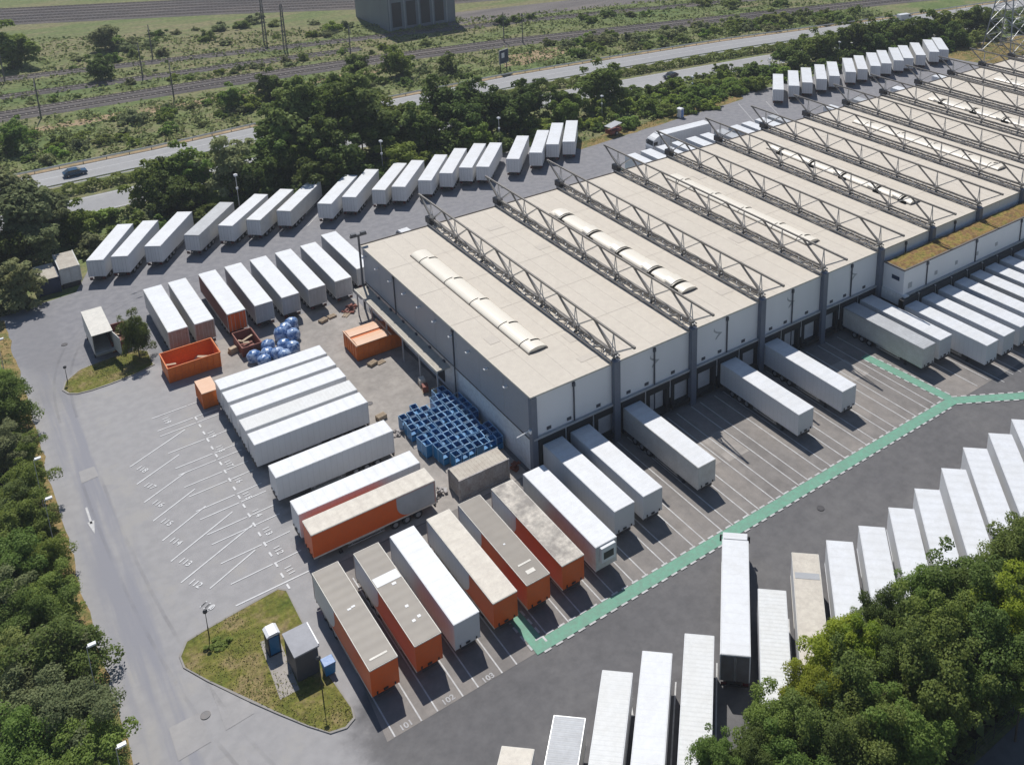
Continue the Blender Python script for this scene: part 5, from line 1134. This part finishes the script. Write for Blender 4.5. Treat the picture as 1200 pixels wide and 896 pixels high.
# grass and weeds: stuff
def tufts(name,label,polys,dens,size,m,seed,zmax=.25,z0=0.,mask=None):
    r=np.random.default_rng(seed); P=[]
    for poly,z0_ in polys:
        A=np.array(poly); lo=A.min(0);hi=A.max(0); n=int(np.prod(hi-lo)*dens); p=r.uniform(lo,hi,(n,2)); ins=np.zeros(n,bool)
        for (x1,y1),(x2,y2) in zip(poly,poly[1:]+poly[:1]):
            c=((y1>p[:,1])!=(y2>p[:,1]))&(p[:,0]<(x2-x1)*(p[:,1]-y1)/(y2-y1+1e-12)+x1); ins^=c
        p=p[ins]; 
        g=np.sin(p[:,0]*.9+seed)+np.sin(p[:,1]*1.1)+np.sin((p[:,0]+p[:,1])*.37); p=p[r.random(len(p))<np.clip(.55+.3*g,.08,1)]
        P.append(np.column_stack([p,z0_+r.random(len(p))**2*zmax]))
    P=np.concatenate(P); Nn=r.normal(size=P.shape)*.6+np.array([0,0,.9]); Nn/=np.linalg.norm(Nn,axis=1,keepdims=True)
    me=quads_mesh(name,P,Nn,size*r.uniform(.5,1.3,len(P)),seed); me.materials.append(m); o=link(name,me); o['kind']='stuff'; o['label']=label; o['category']='grass'; return o
tufts('grass','patchy grass and weeds on the two kerbed islands',[(isl_s_grass,.11),(isl_n,.11)],60,.055,M['grass'],1,.16)
tufts('weeds','dry grass and weeds along the yard verges',[([(-46.4,-45),(-44.9,-45),(-44.9,76),(-46.4,76)],.05),([(64,83.9),(94,86.7),(116,88.3),(118,91.2),(118,92.3),(94,89),(64,87.2)],.05),([(188,89.5),(196,85),(228,81),(228,71),(199,63),(191,72)],.05)],14,.09,M['grass'],2,.3)
tufts('undergrowth','low leafy undergrowth on the bank and wood floor',[([(-44,93),(62,93),(66,88),(116,89.5),(120,92.5),(190,92),(235,84),(235,104),(120,109.5),(-60,111)],.02),([(-62,-20),(-47,-20),(-47,80),(-62,80)],.02),([(-14,-50),(34,-50),(34,-42.5),(-14,-42.5)],.03)],4.2,.33,M['scrubleaf'],3,.9)
tufts('scrub','rough grass and low scrub between highway and railway',[([(-60,143),(80,145),(112,141),(150,136),(220,122),(220,138),(150,155),(100,166),(60,172),(-60,182)],.02)],4.,.36,M['scrubleaf'],4,1.1)
tufts('scrub','rough grass and low scrub among the railway tracks',[([(-60,193),(60,183),(110,176),(200,150),(260,140),(260,170),(120,205),(30,240),(-60,300)],.02)],1.8,.42,M['scrubleaf'],5,.6)

# ------------------------------------------------------------------ thin summer haze
hm=bpy.data.materials.new('haze'); hm.use_nodes=True; hn=hm.node_tree.nodes; hn.remove(hn['Principled BSDF']); pv=hn.new('ShaderNodeVolumePrincipled')
pv.inputs['Color'].default_value=(.86,.91,1,1); pv.inputs['Density'].default_value=HAZE; pv.inputs['Anisotropy'].default_value=.2; hm.node_tree.links.new(pv.outputs[0],hn['Material Output'].inputs['Volume'])
hz=MB().box(-1600,1600,-1300,1900,-1,82).build('haze',hm); hz['kind']='stuff'; hz['label']='thin pale summer haze over the whole site'; hz.display_type='WIRE'
# ------------------------------------------------------------------ camera, sun, sky
cam=bpy.data.cameras.new('camera'); co=bpy.data.objects.new('camera',cam); COL.objects.link(co); SC.camera=co
F,CX,CY,CPX,CPY,CPZ,YAW,PIT,ROLL=CAM
cam.sensor_fit='HORIZONTAL'; cam.sensor_width=36; cam.lens=36*F/1200
cam.shift_x=-(CX-600)/1200; cam.shift_y=-(448-CY)/1200; cam.clip_start=1; cam.clip_end=5000
fwd=Vector((math.sin(YAW)*math.cos(PIT),math.cos(YAW)*math.cos(PIT),-math.sin(PIT))); right=Vector((math.cos(YAW),-math.sin(YAW),0)); down=fwd.cross(right)
r2=right*math.cos(ROLL)+down*math.sin(ROLL); d2=-right*math.sin(ROLL)+down*math.cos(ROLL)
co.matrix_world=Matrix(((r2.x,-d2.x,-fwd.x,CPX),(r2.y,-d2.y,-fwd.y,CPY),(r2.z,-d2.z,-fwd.z,CPZ),(0,0,0,1)))
EL_,AZ=R(57),R(75.5)    # sun over the far side, a little to the right
sd=Vector((math.cos(EL_)*math.cos(AZ),math.cos(EL_)*math.sin(AZ),math.sin(EL_)))
sl=bpy.data.lights.new('sun','SUN'); sl.energy=SUN_E; sl.angle=R(.53); sl.color=(1,.972,.93); so=bpy.data.objects.new('sun',sl); COL.objects.link(so); so.rotation_euler=sd.to_track_quat('Z','Y').to_euler(); so.location=(0,60,150)
W=bpy.data.worlds.new('World'); SC.world=W; W.use_nodes=True; n=W.node_tree.nodes; l=W.node_tree.links
sk=n.new('ShaderNodeTexSky'); sk.sky_type='NISHITA'; sk.sun_disc=False; sk.sun_elevation=EL_; sk.sun_rotation=PI/2-AZ; sk.air_density=1.0; sk.dust_density=.2; sk.ozone_density=2.5
bg=n['Background']; bg.inputs[1].default_value=SKY_E; l.new(sk.outputs[0],bg.inputs[0])
vs=SC.view_settings; vs.view_transform='Standard'; vs.look='None'; vs.exposure=EXPO; vs.gamma=1; vs.use_curve_mapping=False
SC.cycles.max_bounces=6; SC.cycles.diffuse_bounces=3; SC.cycles.transparent_max_bounces=4
